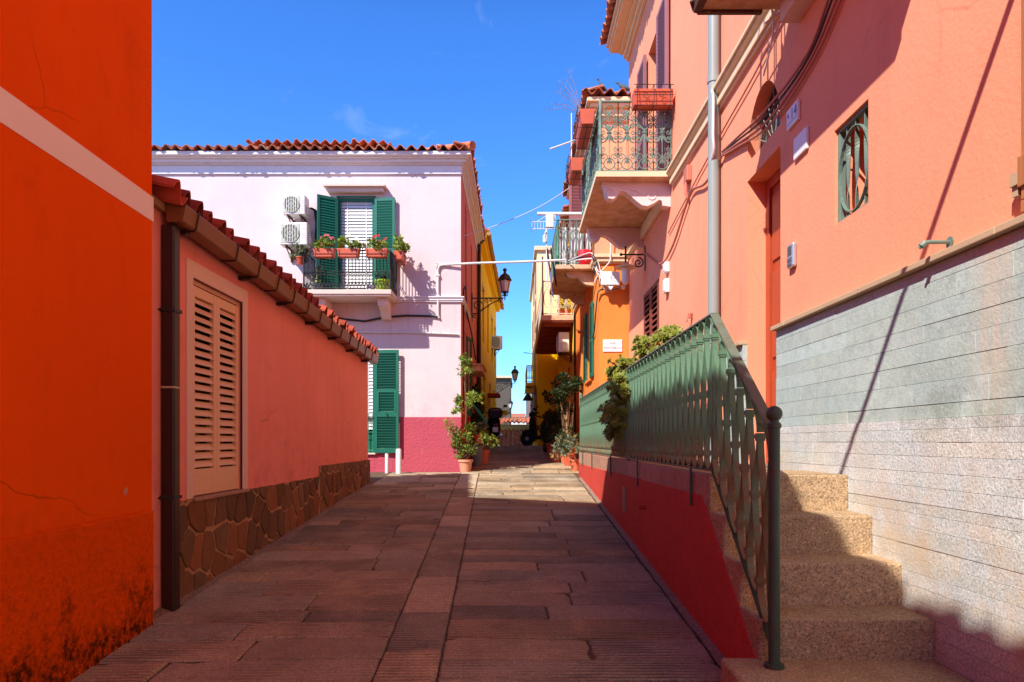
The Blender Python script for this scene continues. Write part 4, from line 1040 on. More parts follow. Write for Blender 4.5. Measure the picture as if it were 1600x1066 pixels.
for f in (.24,.5,.76):
    y = y0+(y1-y0)*f; q = MB(); tw = lambda u: .35+pi*.5*(1+math.tanh(9*(u-.30)))*.5+pi*.5*(1+math.tanh(9*(u-.72)))*.5
    N = 26; vs = []
    for i in range(N+1):
        u = i/N; a = tw(u); z = z0+.02+(z1-z0-.04)*u; c_, s_ = cos(a), sin(a)
        for p_, q_ in ((-1,-1),(1,-1),(1,1),(-1,1)): vs.append((WX+.04+p_*.013*c_-q_*.003*s_, y+p_*.013*s_+q_*.003*c_, z))
    q.add(vs, [(i*4+k,i*4+(k+1)%4,i*4+4+(k+1)%4,i*4+4+k) for i in range(N) for k in range(4)]); q.build('grille_bar', m['iron_green'], gw)
# brown shutters closed at terrace level
mb = MB(); mb.box(WX+.05,9.67,1.9,WX+.06,10.78,3.91); bw = mb.build('window', m['glass_dark'], t)
for k, y in enumerate((9.68,10.23)):
    lf = leaf_mb(.54,2.0,[(1.0,1.08)],stile=.07,pitch=.085,t=.04,sth=.012)
    place(lf, M4.Translation((WX-.015,y+.54,1.905)) @ M4(((0,1,0,0),(-1,0,0,0),(0,0,1,0),(0,0,0,1)))); lf.build('shutter', m['brown_shutter'], bw, bevel=.003)
# balcony door upstairs with its leaves folded back on the wall
mb = MB(); mb.box(WX+.18,9.55,5.08,WX+.2,10.45,7.53); bw = mb.build('balcony_door', m['glass_dark'], t)
for y in (9.53, 11.04):
    lf = leaf_mb(.60,2.42,[(1.15,1.25)],stile=.07,pitch=.055, inv=True, cov=.95,t=.045)
    place(lf, M4.Translation((WX-.075,y,5.1)) @ M4(((0,1,0,0),(-1,0,0,0),(0,0,1,0),(0,0,0,1)))); lf.build('shutter', m['plum_shutter'], bw, bevel=.003)
# wooden shutter at the right edge of the view
mb = MB()
for i in range(5): mb.box(WX-.05,2.15+.108*i,2.55,WX-.02,2.15+.108*i+.105,4.6)
mb.box(WX-.05,2.15,2.50,WX-.02,2.69,2.548); mb.box(WX-.062,2.15,2.60,WX-.0505,2.691,2.72); mb.box(WX-.02,2.2,2.52,WX-.002,2.65,4.5)
ws = mb.build('window_shutter', m['old_wood'], t, bevel=.003)
mb = MB(); mb.box(WX-.062,2.692,2.615,WX-.03,2.735,2.665); mb.box(WX-.05,2.705,2.575,WX-.025,2.735,2.6145); mb.tube([(WX-.04,2.72,2.62),(WX+.0,2.72,2.62)], .010, 6)
mb.build('hinge', m['ledge_stone'], ws)
# cornice band and eave
mb = MB()
for o, a, b in ((.03,4.875,4.905),(.055,4.905,4.965),(.04,4.965,5.02),(.075,5.02,5.05),(.10,5.05,5.085)):
    mb.box(WX-o,4.975,a,WX+.01,8.79,b)
mb.build('cornice', m['cornice_tan'], t, bevel=.006)
mb = MB()
for o, a, b in ((.03,4.875,4.905),(.055,4.905,4.965),(.04,4.965,5.02),(.075,5.02,5.05),(.10,5.05,5.085)): mb.box(WX-o,11.17,a,WX+.01,12.25,b)
mb.build('cornice', m['cornice_tan'], t, bevel=.006)
mb = MB()
for o, a, b in ((.05,8.42,8.47),(.10,8.47,8.55),(.17,8.55,8.60),(.33,8.60,8.64),(.36,8.64,8.70),(.40,8.70,8.75)):
    mb.box(WX-o,-12,a,WX+.3,12.25+o*.2,b)
mb.build('eave_cornice', m['cornice_tan'], t, bevel=.008)
mb = MB(); pantile(mb, (WX-.50,-12,8.80), (0,1,0), 24.4, (1,0,.3), 4.5, seed=21, course=.42); mb.build('roof', m['tile'], t, smooth=True)
# main balcony
BXa, BY0, BY1 = 1.055, 8.80, 11.16
mb = MB(); mb.box(BXa,BY0,5.0,WX,BY1,5.085); bal = mb.build('balcony', m['slab_concrete'], t, bevel=.012)
mb = MB(); mb.box(BXa-.012,BY0-.012,5.012,WX-.002,BY0,5.08); mb.box(BXa-.012,BY0,5.012,BXa,BY1,5.08); mb.build('slab_edge', m['cornice_tan'], bal)
cp = [(940.7,278.5),(944,290),(946,303),(951,310),(958,311.5),(965,306),(969,298),(977,300),(986,307),(995,315),(1003,321),(1012,322.5),(1022,318),(1030,312.5),(1034,314),(1036,321.5),(1051,323.5)]
prof = [(P(x,y,8.95).x, P(x,y,8.95).z) for x,y in cp]; prof = [(min(a,WX), min(b,4.998)) for a,b in prof]
prof += [(WX,4.998),(prof[0][0],4.998)]
for yc in (9.02, 10.92):
    q = MB(); q.prism(prof, lambda u,v,w: (u,w,v), yc-.075, yc+.075)
    for cx, cz, r0 in ((1.235,4.87,.055),(1.80,4.82,.085)):
        for s_ in (-1,1): q.tube([(a,yc+s_*.077,b) for a,b in spiral(cx,cz,r0,.012,0,560)], .009, 6)
    for s_ in (-1,1): q.tube([(a,yc+s_*.077,b) for a,b in ((1.35,4.93),(1.48,4.92),(1.58,4.88),(1.66,4.84))], .009, 6)
    q.build('console', m['carved_stone'], bal, bevel=.008)
mb = MB(); mb.box(WX-.06,9.1,4.80,WX-.001,10.84,4.995); mb.build('wall_moulding', m['cornice_tan'], bal, bevel=.01)
def ornate(mb, f, w, h, r=.0082):
    """one bay of scrollwork, f(s,z)->xyz"""
    def tb(pp, rr=r, n=5, closed=False): mb.tube([f(*p) for p in pp], rr, n, closed)
    for s in (0, w): tb([(s,.02),(s,h)], r*.9)
    c = w/2
    for zc, sg in ((h-.115,1),(.115,-1)):
        tb(arcpts(c,zc,.07,0,360,16)[:-1], r, 5, True)
        for sd in (-1,1):
            tb([(c+sd*(.02+a),zc-sg*.09+b*-sg) for a,b in spiral(.05,-.0,.05,.01,200,-200,14)], r*.85)
        for a in (-40,0,40):
            tb([(c,zc-sg*.06),(c+.035*sin(R(a)),zc-sg*(.06+.045*cos(R(a))*-1)),(c+.05*sin(R(a)),zc+sg*.005)], [r*1.2,r*1.7,r*.4])
        tb([(c,zc-sg*.07),(c,zc-sg*.15)], [r*1.6,r*.4])
    zm = h*.56
    for sg in (1,-1):
        tb(arcpts(0,zm+sg*.0,w*.5,sg*78,0,8,.13), r*1.1); tb(arcpts(w,zm,w*.5,180-sg*78,180,8,.13), r*1.1)
        for sd in (0,w): tb([(sd+(1 if sd == 0 else -1)*a,zm+sg*(.085+b)) for a,b in spiral(.035,0,.04,.01,150,-230,12)], r*.9)
        for a in (-45,0,45): tb([(c,zm+sg*.015),(c+.05*sin(R(a)),zm+sg*(.03+.05*cos(R(a)))),(c+.06*sin(R(a)),zm+sg*(.05+.09*cos(R(a))))], [r*1.2,r*2.1,r*.4])
    tb([(c-.03,zm),(c+.03,zm)], r*2)
    tb([(c,zm+.12),(c,h-.26)], r*.8); tb([(c,.26),(c,zm-.12)], r*.8)
    for zc in (.30,h*.56,h-.24):
        for sd in (-1,1):
            q0 = 0 if sd > 0 else w
            tb([(q0+sd*a,zc+b) for a,b in spiral(.028,.0,.032,.008,90,-330,12)], r*.85); tb([(q0+sd*a,zc-.06-b) for a,b in spiral(.024,.0,.026,.008,90,-330,12)], r*.8)
    tb(arcpts(0,.09,.045,-90,90,8), r*.9); tb(arcpts(w,.09,.045,90,270,8), r*.9)
    tb([(0,.14),(0,.24)], [r*2,r*.6])
def ornate_rail(p0, p1, z0, h, n):
    mb = MB(); p0 = V(p0); p1 = V(p1); d = (p1-p0); L = d.length; d.normalize(); w = L/n
    for i in range(n): ornate(mb, lambda s,z,i=i: (p0.x+d.x*(i*w+s), p0.y+d.y*(i*w+s), z0+z), w, h)
    mb.tube([(p0.x,p0.y,z0+h),(p1.x,p1.y,z0+h)], .016, 8); mb.tube([(p0.x,p0.y,z0+.02),(p1.x,p1.y,z0+.02)], .011, 6)
    return mb
hR = .92
mb = ornate_rail((BXa+.05,BY0+.05,0),(WX-.02,BY0+.05,0),5.085,hR,4)
o2 = ornate_rail((BXa+.05,BY0+.05,0),(BXa+.05,BY1-.05,0),5.085,hR,9); mb.add(o2.v, o2.f)
o2 = ornate_rail((BXa+.05,BY1-.05,0),(WX-.02,BY1-.05,0),5.085,hR,4); mb.add(o2.v, o2.f)
for y in (BY0+.05, BY1-.05):
    mb.lathe([(.03,5.085),(.03,5.13),(.018,5.15),(.018,5.3),(.028,5.32),(.018,5.34),(.018,5.55),(.026,5.57),(.018,5.59),(.018,5.85),(.028,5.88),(.02,5.92),(.026,6.0),(.01,6.04)], (BXa+.05,y,0), 10)
mb.build('railing', m['iron_green'], bal, smooth=True)
# upper near balcony, only its far end dips into the frame
mb = MB(); mb.box(1.33,2.85,4.74,WX,4.97,4.90); nb = mb.build('balcony', m['slab_concrete'], t, bevel=.01)
mb = MB(); mb.box(1.30,2.83,4.725,1.36,4.985,4.93); mb.box(1.33,4.96,4.72,1.80,5.0,4.90); mb.tube([(1.28,4.95,4.80),(1.31,4.99,4.76),(1.36,5.0,4.74)], .02, 6); mb.build('slab_edge', m['rust'], nb, bevel=.006)
mb = MB(); zt = 5.75
for a in range(15): mb.tube([(1.38,2.9+.144*a,4.9),(1.38,2.9+.144*a,zt)], .008, 5)
for a in range(5): mb.tube([(1.38+.15*a,4.93,4.9),(1.38+.15*a,4.93,zt)], .008, 5)
mb.tube([(1.38,2.9,zt),(1.38,4.93,zt),(WX,4.93,zt)], .015, 6); mb.build('railing', m['iron_green'], nb)
mb = MB(); mb.tube([(1.83,5.0,4.66),(1.93,4.98,4.73)], .010, 6); mb.box(1.90,4.5,4.60,WX,4.9,4.742); mb.build('console', m['carved_stone'], nb, bevel=.01)

# things fixed on the salmon house
t = thing('drainpipe', 'grey round drainpipe running down the salmon wall', 'drainpipe', (1.965,6.76,1.4))
mb = MB(); mb.tube([(1.965,6.76,1.4),(1.965,6.76,5.2),(1.965,6.76,8.5)], .055, 16); mb.build('pipe', m['drain_grey'], t, smooth=True)
for z in (5.18,2.6):
    q = MB(); q.lathe([(.056,z-.03),(.064,z-.03),(.064,z+.03),(.056,z+.03)], (1.965,6.76,0), 16); q.tube([(1.965,6.76,z),(2.04,6.76,z)], .012, 6); q.build('collar', m['drain_grey'], t, smooth=True)
fx = lambda y0, z0, x=WX: (lambda u, v, d: (x-d, y0-u, z0+v))      # text on a wall facing -x
r = thing('house_number', 'white number 14 plaque on the salmon wall right of the fanlight', 'sign', (WX,4.98,3.91))
mb = MB(); mb.box(WX-.022,4.88,3.905,WX-.001,5.08,4.05); mb.build('plate', m['plaque_white'], r, bevel=.004)
text_mb('14', .115, fx(4.945,3.985,WX-.022), .0015).build('digits', m['letter_blue'], r)
q = MB(); cf = fx(5.045,4.0,WX-.022)
q.add([cf(*p,.0015) for p in ((-.012,.014),(-.012,-.004),(0,-.018),(.012,-.004),(.012,.014),(.005,.010),(0,.02),(-.005,.010))], [tuple(range(8))])
q.add([cf(*p,.0015) for p in ((-.018,-.06),(.15,-.06),(.15,-.064),(-.018,-.064))], [(0,1,2,3)])
q.build('emblem', m['letter_blue'], r)
r = thing('meter_box', 'blank white cover plate under the number 14 plaque', 'box', (WX,4.84,3.63))
mb = MB(); mb.box(WX-.022,4.735,3.635,WX-.001,4.955,3.79); mb.build('cover', m['plaque_white'], r, bevel=.005)
r = thing('intercom', 'silver intercom panel on the salmon wall beside the door', 'intercom', (WX,4.99,2.87))
mb = MB(); mb.box(WX-.035,4.935,2.87,WX-.001,5.045,3.045); mb.build('panel', m['steel'], r, bevel=.012)
mb = MB()
for i in range(6): mb.box(WX-.038,4.955,3.025-.012*i,WX-.0345,5.025,3.019-.012*i)
mb.build('speaker', m['pail_grey'], r)
mb = MB(); mb.box(WX-.040,4.955,2.885,WX-.0345,5.025,2.905); mb.box(WX-.039,4.95,2.915,WX-.0345,5.03,2.94); mb.build('button', m['letter_grey'], r)
r = thing('pipe_stub', 'short green pipe stub with elbow sticking out of the salmon wall', 'pipe', (WX,3.2,2.53))
mb = MB(); mb.tube([(WX,3.2,2.535),(WX-.10,3.2,2.535),(WX-.125,3.2,2.53),(WX-.14,3.215,2.51)], .010, 8); mb.build('pipe', m['iron_green'], r, smooth=True)
mb = MB(); mb.tube([(WX-.118,3.2,2.533),(WX-.135,3.205,2.515)], .015, 8); mb.tube([(WX-.006,3.2,2.535),(WX-.001,3.2,2.535)], .026, 14); mb.build('flange', m['iron_green'], r, smooth=True)
def wire(name, pts, r, mt, lab, cat='cable', grp=None):
    # Catmull-Rom through the points
    p = [V(q) for q in pts]; p = [p[0]]+p+[p[-1]]; out = []
    for i in range(1, len(p)-2):
        for k in range(6):
            u = k/6; a,b,c,d = p[i-1],p[i],p[i+1],p[i+2]
            out.append(.5*((2*b)+(c-a)*u+(2*a-5*b+4*c-d)*u*u+(3*b-a-3*c+d)*u**3))
    out.append(p[-2]); q = MB(); q.tube(out, r, 6)
    return tag(q.build(name, mt, smooth=True), lab, cat, grp)
for k in range(4):
    j = .028*k
    wire('cable', [(WX-.02,3.2,4.95+j),(WX-.025-j*.3,4.23,4.34+j*1.6),(WX-.03,4.69,4.16+j*1.3),(WX-.03-j*.4,5.4,4.10+j*1.4),(WX-.03,6.2,4.27+j),(WX-.03,6.62,4.37+j*.5)], .009+.002*(k%2), m['wire_coral'] if k != 2 else m['wire_dark'],
         'one of the bundled cables sagging across the fanlight arch', 'cable', 'bundled cables over the fanlight')
wire('cable', [(WX-.03,6.62,4.38),(WX-.03,7.2,4.33),(WX-.03,7.75,4.45),(WX-.03,8.1,4.35),(WX-.03,8.7,4.1),(WX-.03,9.4,4.05),(WX-.04,10.4,4.45),(WX-.04,10.7,4.55)], .014, m['wire_coral'], 'salmon painted cable looping on the wall left of the drainpipe')
wire('cable', [(WX-.02,4.6,5.0-.06),(WX-.02,5.6,4.72),(WX-.02,6.7,4.62),(WX-.02,7.8,4.5),(WX-.02,9.0,4.35)], .008, m['wire_coral'], 'thin straight cable on the salmon wall just under the cornice')
wire('cable', [(1.93,6.70,5.05),(1.94,6.68,4.95),(1.93,6.66,4.6),(1.94,6.67,4.45),(1.93,6.74,4.36)], .014, m['wire_pale'], 'short white cable beside the drainpipe collar')
wire('cable', [(1.87,5.02,4.88),(1.93,5.1,4.7),(1.98,5.35,4.6),(2.0,5.5,4.55)], .008, m['wire_pale'], 'white twin cable hanging from the rusty balcony edge')
r = thing('junction_box', 'salmon painted junction box on the wall under the cornice', 'box', (WX,7.95,4.6))
mb = MB(); mb.box(WX-.06,7.88,4.62,WX,8.04,4.80); mb.build('box', m['wire_coral'], r, bevel=.01)
mb = MB(); mb.tube([(WX-.05,7.96,4.62),(WX-.05,7.96,4.5),(WX-.02,7.96,4.42)], .018, 6); mb.build('spout', m['wire_coral'], r, smooth=True)
for z0, z1, l in ((3.85,3.98,'upper small white box on the salmon wall beside brown shutters'),(3.58,3.76,'lower small white box on the salmon wall beside brown shutters')):
    mb = MB(); mb.box(WX-.06,9.02,z0,WX-.001,9.16,z1); mb.box(WX-.066,9.04,z0+.02,WX-.0605,9.14,z1-.02); tag(mb.build('meter_box', m['white_metal'], bevel=.006), l, 'box', 'small white boxes by brown shutters')
mb = MB(); mb.tube([(WX,7.85,3.03),(WX-.06,7.85,3.03),(WX-.07,7.85,2.98)], .014, 8); mb.lathe([(.02,2.94),(.03,2.99),(.01,3.01)], (WX-.03,7.85,.08), 8); mb.tube([(WX-.03,7.85,2.96),(WX-.03,7.85,2.82)], .009, 6)
tag(mb.build('wall_tap', m['wire_coral'], smooth=True), 'little coral painted tap on the salmon wall above the railing', 'tap')
# wall lamp beneath the balcony
r = thing('wall_lamp', 'wall lamp with disc shade on black scroll arm under the balcony', 'lamp', (WX,10.7,4.4))
q = MB(); q.box(WX-.015,10.68,4.28,WX,10.72,4.66); q.tube([(WX,10.7,4.53),(1.66,10.7,4.53)], .013, 6); q.tube([(a,10.7,b) for a,b in spiral(1.93,4.40,.085,.012,90,-480)], .011, 6); q.tube([(1.73,10.7,4.66),(1.73,10.7,4.36)], .016, 6); q.ball((1.66,10.7,4.53), .025, 8, 6)
q.build('bracket', m['black_iron'], r)
q = MB(); q.lathe([(.03,4.40),(.07,4.37),(.165,4.33),(.165,4.318),(.06,4.33)], (1.73,10.7,0), 20); q.build('shade', m['cornice_tan'], r, smooth=True)
q = MB(); q.lathe([(.065,4.325),(.062,4.14),(.045,4.08),(.01,4.06)], (1.73,10.7,0), 14); q.build('glass', m['glass_lamp'], r, smooth=True)
# terracotta boxes on the main balcony
def long_box(c, L, rotz, lab):
    r = thing('planter_box', lab, 'planter', c, 'terracotta boxes hung on the main balcony', rotz)
    q = MB(); q.prism([(-.075,0),(.075,0),(.095,.165),(.106,.165),(.106,.20),(-.106,.20),(-.106,.165),(-.095,.165)], lambda u,v,w: (w,u,v), -L/2, L/2)
    q.build('box', m['planter_red'], r, loc=(0,0,0), rel=True, bevel=.005)
    q = MB(); q.box(-L/2+.02,-.085,.195,L/2-.02,.085,.206); q.build('soil', m['soil'], r, loc=(0,0,0), rel=True)
    q = MB()
    for x in (-L*.42, 0, L*.42): q.tube([(x,.13,.24),(x,-.13,.24),(x,-.125,-.02),(x,.12,-.02)], .005, 5)
    for z in (-.02,.11,.24): q.tube([(-L*.5,-.128,z),(L*.5,-.128,z)], .005, 5)
    for k in (-1,1): q.tube([(k*.1+a,-.13,.11+b) for a,b in spiral(0,0,.05,.01,0,420*k)], .004, 4)
    q.tube([(-L*.5,.0,-.02),(L*.5,0,-.02)], .005, 5)
    q.build('hanger', m['black_iron'], r, loc=(0,0,0), rel=True)
long_box((1.755,8.75,5.87), .50, 0, 'terracotta planter box facing the camera on the main balcony')
long_box((.955,9.4,5.79), .80, -pi/2, 'nearer of the terracotta boxes on the balcony side over the lane')
long_box((.955,10.85,5.79), .60, -pi/2, 'farther of the terracotta boxes on the balcony side over the lane')

# ------------------------------------------------------------------ stairs, terrace, railing
SX = 1.165
t = thing('stone_staircase', 'granite steps rising to the terrace beside the clad wall', 'staircase', (1.6,3.3,.3))
nose = [(4.1,1.40,1.185),(3.82,1.185,.971),(3.53,.971,.753),(3.25,.753,.558)]
rs = random.Random(7)
for i, (y, zt, zb) in enumerate(nose):
    yb = 4.75 if i == 0 else nose[i-1][0]+.06
    tn = rs.uniform(.9,1.1)
    q = MB(); q.box(SX-.002*i,y,zb-.08,WX-.036,yb,zt,(tn,tn,tn)); q.build('step', m['step_stone'], t, bevel=.010, seg=2)
q = MB(); pl = [(WX-.036,2.62),(WX-.036,3.32),(1.02,3.32)]+[(1.12+.2*cos(R(a)),2.85+.2*sin(R(a))) for a in range(170,281,18)]
pl = [(WX-.036,2.60),(WX-.036,3.30),(.99,3.30)]+[(1.17+.2*cos(R(a)),2.80+.2*sin(R(a))) for a in range(180,271,15)]
q.prism(pl, lambda a,b,c: (a,b,c), .1, .558); q.build('step', m['step_stone'], t, bevel=.018, seg=3)
t = thing('terrace_wall', 'low red stucco retaining wall with stone coping along the lane', 'wall', (1.3,8,.4))
q = MB(); q.prism([(12.42,.6),(12.42,1.2),(4.24,1.27),(3.27,.55),(3.27,.3),(5,.2)], lambda a,b,c: (c,a,b), SX-.012, SX+.35); q.build('wall', m['red_stucco'], t, bevel=.01)
q = MB(); y = 4.12
while y < 12.4:
    w = min(rs.uniform(.55,1.0), 12.43-y)
    if 12.43-(y+w) < .3: w = 12.43-y
    tn = rs.uniform(.88,1.12); q.box(SX-.004+rs.uniform(-.003,.003),y+.002,1.205,SX+.36,y+w-.002,1.402,(tn,tn*rs.uniform(.95,1.03),tn*.97)); y += w
q.build('coping', m['coping_stone'], t, bevel=.008)
q = MB(); q.box(SX+.35,4.7,.6,WX+.02,12.25,1.385); q.build('terrace_floor', m['cement'], t)
for y, z, l in ((6.05,1.02,.07),):
    q = MB(); q.tube([(SX-.07,y,z),(SX+.02,y,z)], .022, 10); q.build('drain_spout', m['red_stucco'], t, smooth=True)
q = MB(); q.box(SX-.016,7.15,.86,SX-.011,7.3,1.12,.3); q.build('vent_slot', m['grille_dark'], t)
def baluster(pitch, slope, zt, zb):
    """one bay of bent flat bars, s along -y (towards the camera) ; slope drops z along s"""
    q = MB(); h = zt-zb; r = pitch*.46; ct = zt-.115; cm = zb+h*.50; cb = zb+.10
    F_ = lambda s,z: (0,-s,z-slope*s)
    q.ribbon([F_(pitch/2-(pitch/2)*cos(a),ct+.02+.088*sin(a)**.8) for a in [pi*i/12 for i in range(13)]], .034, .007)
    q.ribbon([F_(pitch/2-(pitch/2)*cos(a),cb-.01-.085*sin(a)**.8) for a in [pi*i/12 for i in range(13)]], .034, .007)
    for a, b in ((0,.5),(1,.5)):
        sa, sb = pitch*a+(.006 if a == 0 else -.006), pitch*b+(-.005 if a == 0 else .005)
        e = lambda u: .5-.5*cos(pi*u)
        q.ribbon([F_(sa+(sb-sa)*e(i/9),ct+(cm-ct)*i/9) for i in range(10)]+[F_(sb+(sa-sb)*e(i/9),cm+(cb-cm)*i/9) for i in range(1,10)], .032, .0065)
    for s, z in ((0,ct),(pitch/2,cm),(0,cb)):
        p = F_(s,z); q.box(p[0]-.024,p[1]-.019,p[2]-.010,p[0]+.024,p[1]+.019,p[2]+.010); q.box(p[0]-.020,p[1]-.015,p[2]-.022,p[0]+.020,p[1]+.015,p[2]+.016)
    return q
ZT, ZB = 2.365, 1.43
def rail_run(root, ya, yb, n, sx):
    p = (yb-ya)/n; q = baluster(p,0,ZT,ZB)
    b0 = q.build('baluster', m['rail_paint'], root, loc=(sx,yb,0), bevel=0)
    for i in range(1,n):
        b = b0.copy(); COL.objects.link(b); b.parent = root; b.location = b0.location-V((0,p*i,0))
    q = MB(); q.box(sx-.024,ya-.01,ZT-.006,sx+.024,yb,ZT+.008); q.build('handrail', m['handrail'], root, bevel=.004)
    q = MB(); q.box(sx-.019,ya-.01,ZB-.010,sx+.019,yb,ZB+.004); q.build('bottom_rail', m['rail_dark'], root, bevel=.002)
RX = SX+.03
t = thing('iron_railing', 'nearer green iron railing of bent bars, running down the steps to a ball post', 'railing', (RX,5.6,1.40))
rail_run(t, 4.10, 7.2, 20, RX)
ns, Ls = 6, .90; sl2 = (2.345-1.66)/Ls
q = baluster(Ls/ns, sl2*1.06, 2.345, 1.43); b0 = q.build('baluster', m['rail_paint'], t, loc=(RX,4.08,0))
for i in range(1,ns):
    b = b0.copy(); COL.objects.link(b); b.parent = t; b.location = b0.location-V((0,Ls/ns*i,sl2*1.06*Ls/ns*i))
q = MB(); q.prism([(4.10,2.359),(3.17,1.655),(3.17,1.669),(4.10,2.373)], lambda a,b,c: (c,a,b), RX-.026, RX+.026); q.build('handrail', m['handrail'], t, bevel=.003)
q = MB(); q.prism([(4.10,1.42),(3.17,.66),(3.17,.674),(4.10,1.434)], lambda a,b,c: (c,a,b), RX-.019, RX+.019); q.build('bottom_rail', m['rail_dark'], t, bevel=.002)
q = MB(); q.lathe([(.026,.556),(.026,1.66),(.032,1.665),(.032,1.68),(.022,1.69),(.02,1.70)], (RX,3.15,0), 16); q.ball((RX,3.15,1.728), .037, 18, 12); q.tube([(RX,3.15,.556),(RX,3.15,.575)], .045, 16)
q.build('post', m['rail_dark'], t, smooth=True)
for y in (4.1,7.2): q = MB(); q.box(RX-.014,y-.014,1.40,RX+.014,y+.014,ZT-.008); q.build('upright', m['rail_paint'], t, bevel=.003)
for y in (4.45,6.4): q = MB(); q.box(SX-.028,y-.012,1.18,SX-.014,y+.012,1.43); q.build('stay', m['rail_dark'], t, bevel=.003)
t = thing('iron_railing', 'farther section of pale green railing, past the hanging succulent', 'railing', (RX,9.9,1.40))
rail_run(t, 7.26, 12.36, 33, RX)
q = MB(); q.lathe([(.026,1.40),(.026,2.36),(.034,2.37),(.034,2.40),(.02,2.41),(.028,2.44),(.01,2.47)], (RX,12.38,0), 12); q.build('post', m['rail_paint'], t, smooth=True)
q = MB(); q.box(RX-.014,7.246,1.4,RX+.014,7.274,ZT-.008); q.build('upright', m['rail_paint'], t)
for y in (8.2,10.2,11.6): q = MB(); q.box(SX-.028,y-.012,1.18,SX-.014,y+.012,1.43); q.build('stay', m['rail_dark'], t)
# succulents and red spiky plant
rg = random.Random(31)
t = thing('succulent_plant', 'large aeonium spilling through the railing over the red wall', 'plant', (1.4,7.4,1.40))
q = MB(); q.lathe([(.16,1.39),(.20,1.62),(.22,1.62),(.22,1.67),(.19,1.67)], (1.52,7.5,0), 18); q.build('pot', m['terracotta'], t, smooth=True)
stq = MB(); lfq = MB()
def bough(a, b, n, spread, rr):
    a, b = V(a), V(b); mid = (a+b)/2+V((rg.uniform(-.05,.05),rg.uniform(-.05,.05),.06)); stq.tube([a,mid,b], [.016,.012,.009], 6)
    for _ in range(n):
        d = rdir(rg); q_ = rg.random()**.5; c = b+V((d.x*spread[0],d.y*spread[1],d.z*spread[2]))*q_
        stq.tube([b+(c-b)*.2,(b+c)/2+V((0,0,-.01)),c], .006, 4); ax = (d*V((1,1,1)).length*.35+V((-.4,-.5,.75))).normalized()
        rosette(lfq, c, (ax+rdir(rg)*.35).normalized(), rr*rg.uniform(.75,1.25), rg)
base = (1.5,7.5,1.66)
bough(base, (1.12,7.25,2.16), 46, (.15,.28,.16), .058)
bough((1.12,7.25,2.16), (1.05,7.25,1.92), 58, (.15,.26,.17), .058)
bough((1.05,7.25,1.9), (1.04,7.15,1.72), 34, (.12,.2,.13), .055)
bough(base, (1.18,7.5,2.42), 40, (.16,.34,.14), .06)
bough(base, (1.36,7.1,2.58), 40, (.16,.34,.12), .06)
bough(base, (1.46,6.5,2.60), 36, (.16,.34,.10), .06)
stq.build('stems', m['stem'], t); lfq.build('leaves', m['leaf_aeonium'], t)
t = thing('spiky_plant', 'red orange spiky bromeliad behind the railing', 'plant', (1.6,6.9,1.40))
q = MB(); q.lathe([(.12,1.39),(.16,1.6),(.17,1.65),(.14,1.65)], (1.6,6.9,0), 16); q.build('pot', m['terracotta'], t, smooth=True)
q = MB(); q.tube([(1.6,6.9,1.6),(1.50,6.9,2.52)], .02, 6); q.build('stem', m['stem'], t)
q = MB()
for i in range(34):
    a = rg.uniform(0,2*pi); e = rg.uniform(.15,1.3); d = V((cos(a)*cos(e),sin(a)*cos(e),sin(e))); L = rg.uniform(.18,.30); p = V((1.50,6.9,2.52)); s_ = d.cross(V((0,0,1))).normalized()*.012
    q.add([p+s_,p-s_,p+d*L*.6-s_*.8+V((0,0,.0)),p+d*L*.6+s_*.8,p+d*L-V((0,0,L*.12))], [(0,1,2,3),(3,2,4)], rg.uniform(.8,1.2))
q.build('leaves', m['leaf_red'], t)

# ------------------------------------------------------------------ orange house on the right, behind
OX, OY = 1.51, 12.3
t = thing('terracotta_house', 'orange house behind the salmon one, with a balcony and lane sign', 'house', (OX,OY,1.0))
mb = MB(); wallY(mb, OY-.004, OX-.004, 2.035, 4.95, 7.4); wallX(mb, OX-.004, OY-.004, 13.2, 4.95, 7.4); mb.build('upper_wall', m['right_upper'], t)
mb = MB()
wallY(mb, OY, OX, 2.6, 1.0, 7.8)
hol = [(13.45,14.25,2.85,4.28),(13.3,14.2,4.98,7.0),(15.2,15.6,2.9,4.0)]
wallX(mb, OX, OY, 17.0, .8, 7.8, hol, .12, 1); mb.box(OX+.2,OY+.1,.8,6,17,7.7)
mb.build('wall', m['right_orange'], t)
mb = MB()
for o, a, b in ((.03,4.80,4.83),(.06,4.83,4.90),(.09,4.90,4.96)):
    mb.box(OX-o,OY-o,a,2.03,OY,b); mb.box(OX-o,OY,a,OX,12.88,b)
mb.build('string_course', m['cornice_tan'], t, bevel=.006)
mb = MB()
for o, a, b in ((.03,4.80,4.83),(.06,4.83,4.90),(.09,4.90,4.96)): mb.box(OX-o,15.22,a,OX,17,b)
mb.build('string_course', m['cornice_tan'], t, bevel=.006)
mb = MB()
for o, a, b in ((.04,7.35,7.42),(.10,7.42,7.55),(.18,7.55,7.62),(.24,7.62,7.70)):
    mb.box(OX-o,OY-o,a,2.03,OY,b); mb.box(OX-o,OY,a,OX,17,b)
mb.build('cornice', m['cornice_tan'], t, bevel=.01)
mb = MB(); pantile(mb, (OX-.32,OY-.3,7.75), (1,0,0), .86, (0,1,.3), 3, seed=41, pitch=.215, clip=lambda u: u+.1); pantile(mb, (OX-.32,OY-.3,7.75), (0,1,0), 5.1, (1,0,.3), 3, seed=42, pitch=.215, clip=lambda u: u)
mb.build('roof', m['tile'], t, smooth=True)
mb = MB(); mb.box(OX+.09,13.45,2.85,OX+.1,14.25,4.28); w_ = mb.build('window', m['glass_dark'], t)
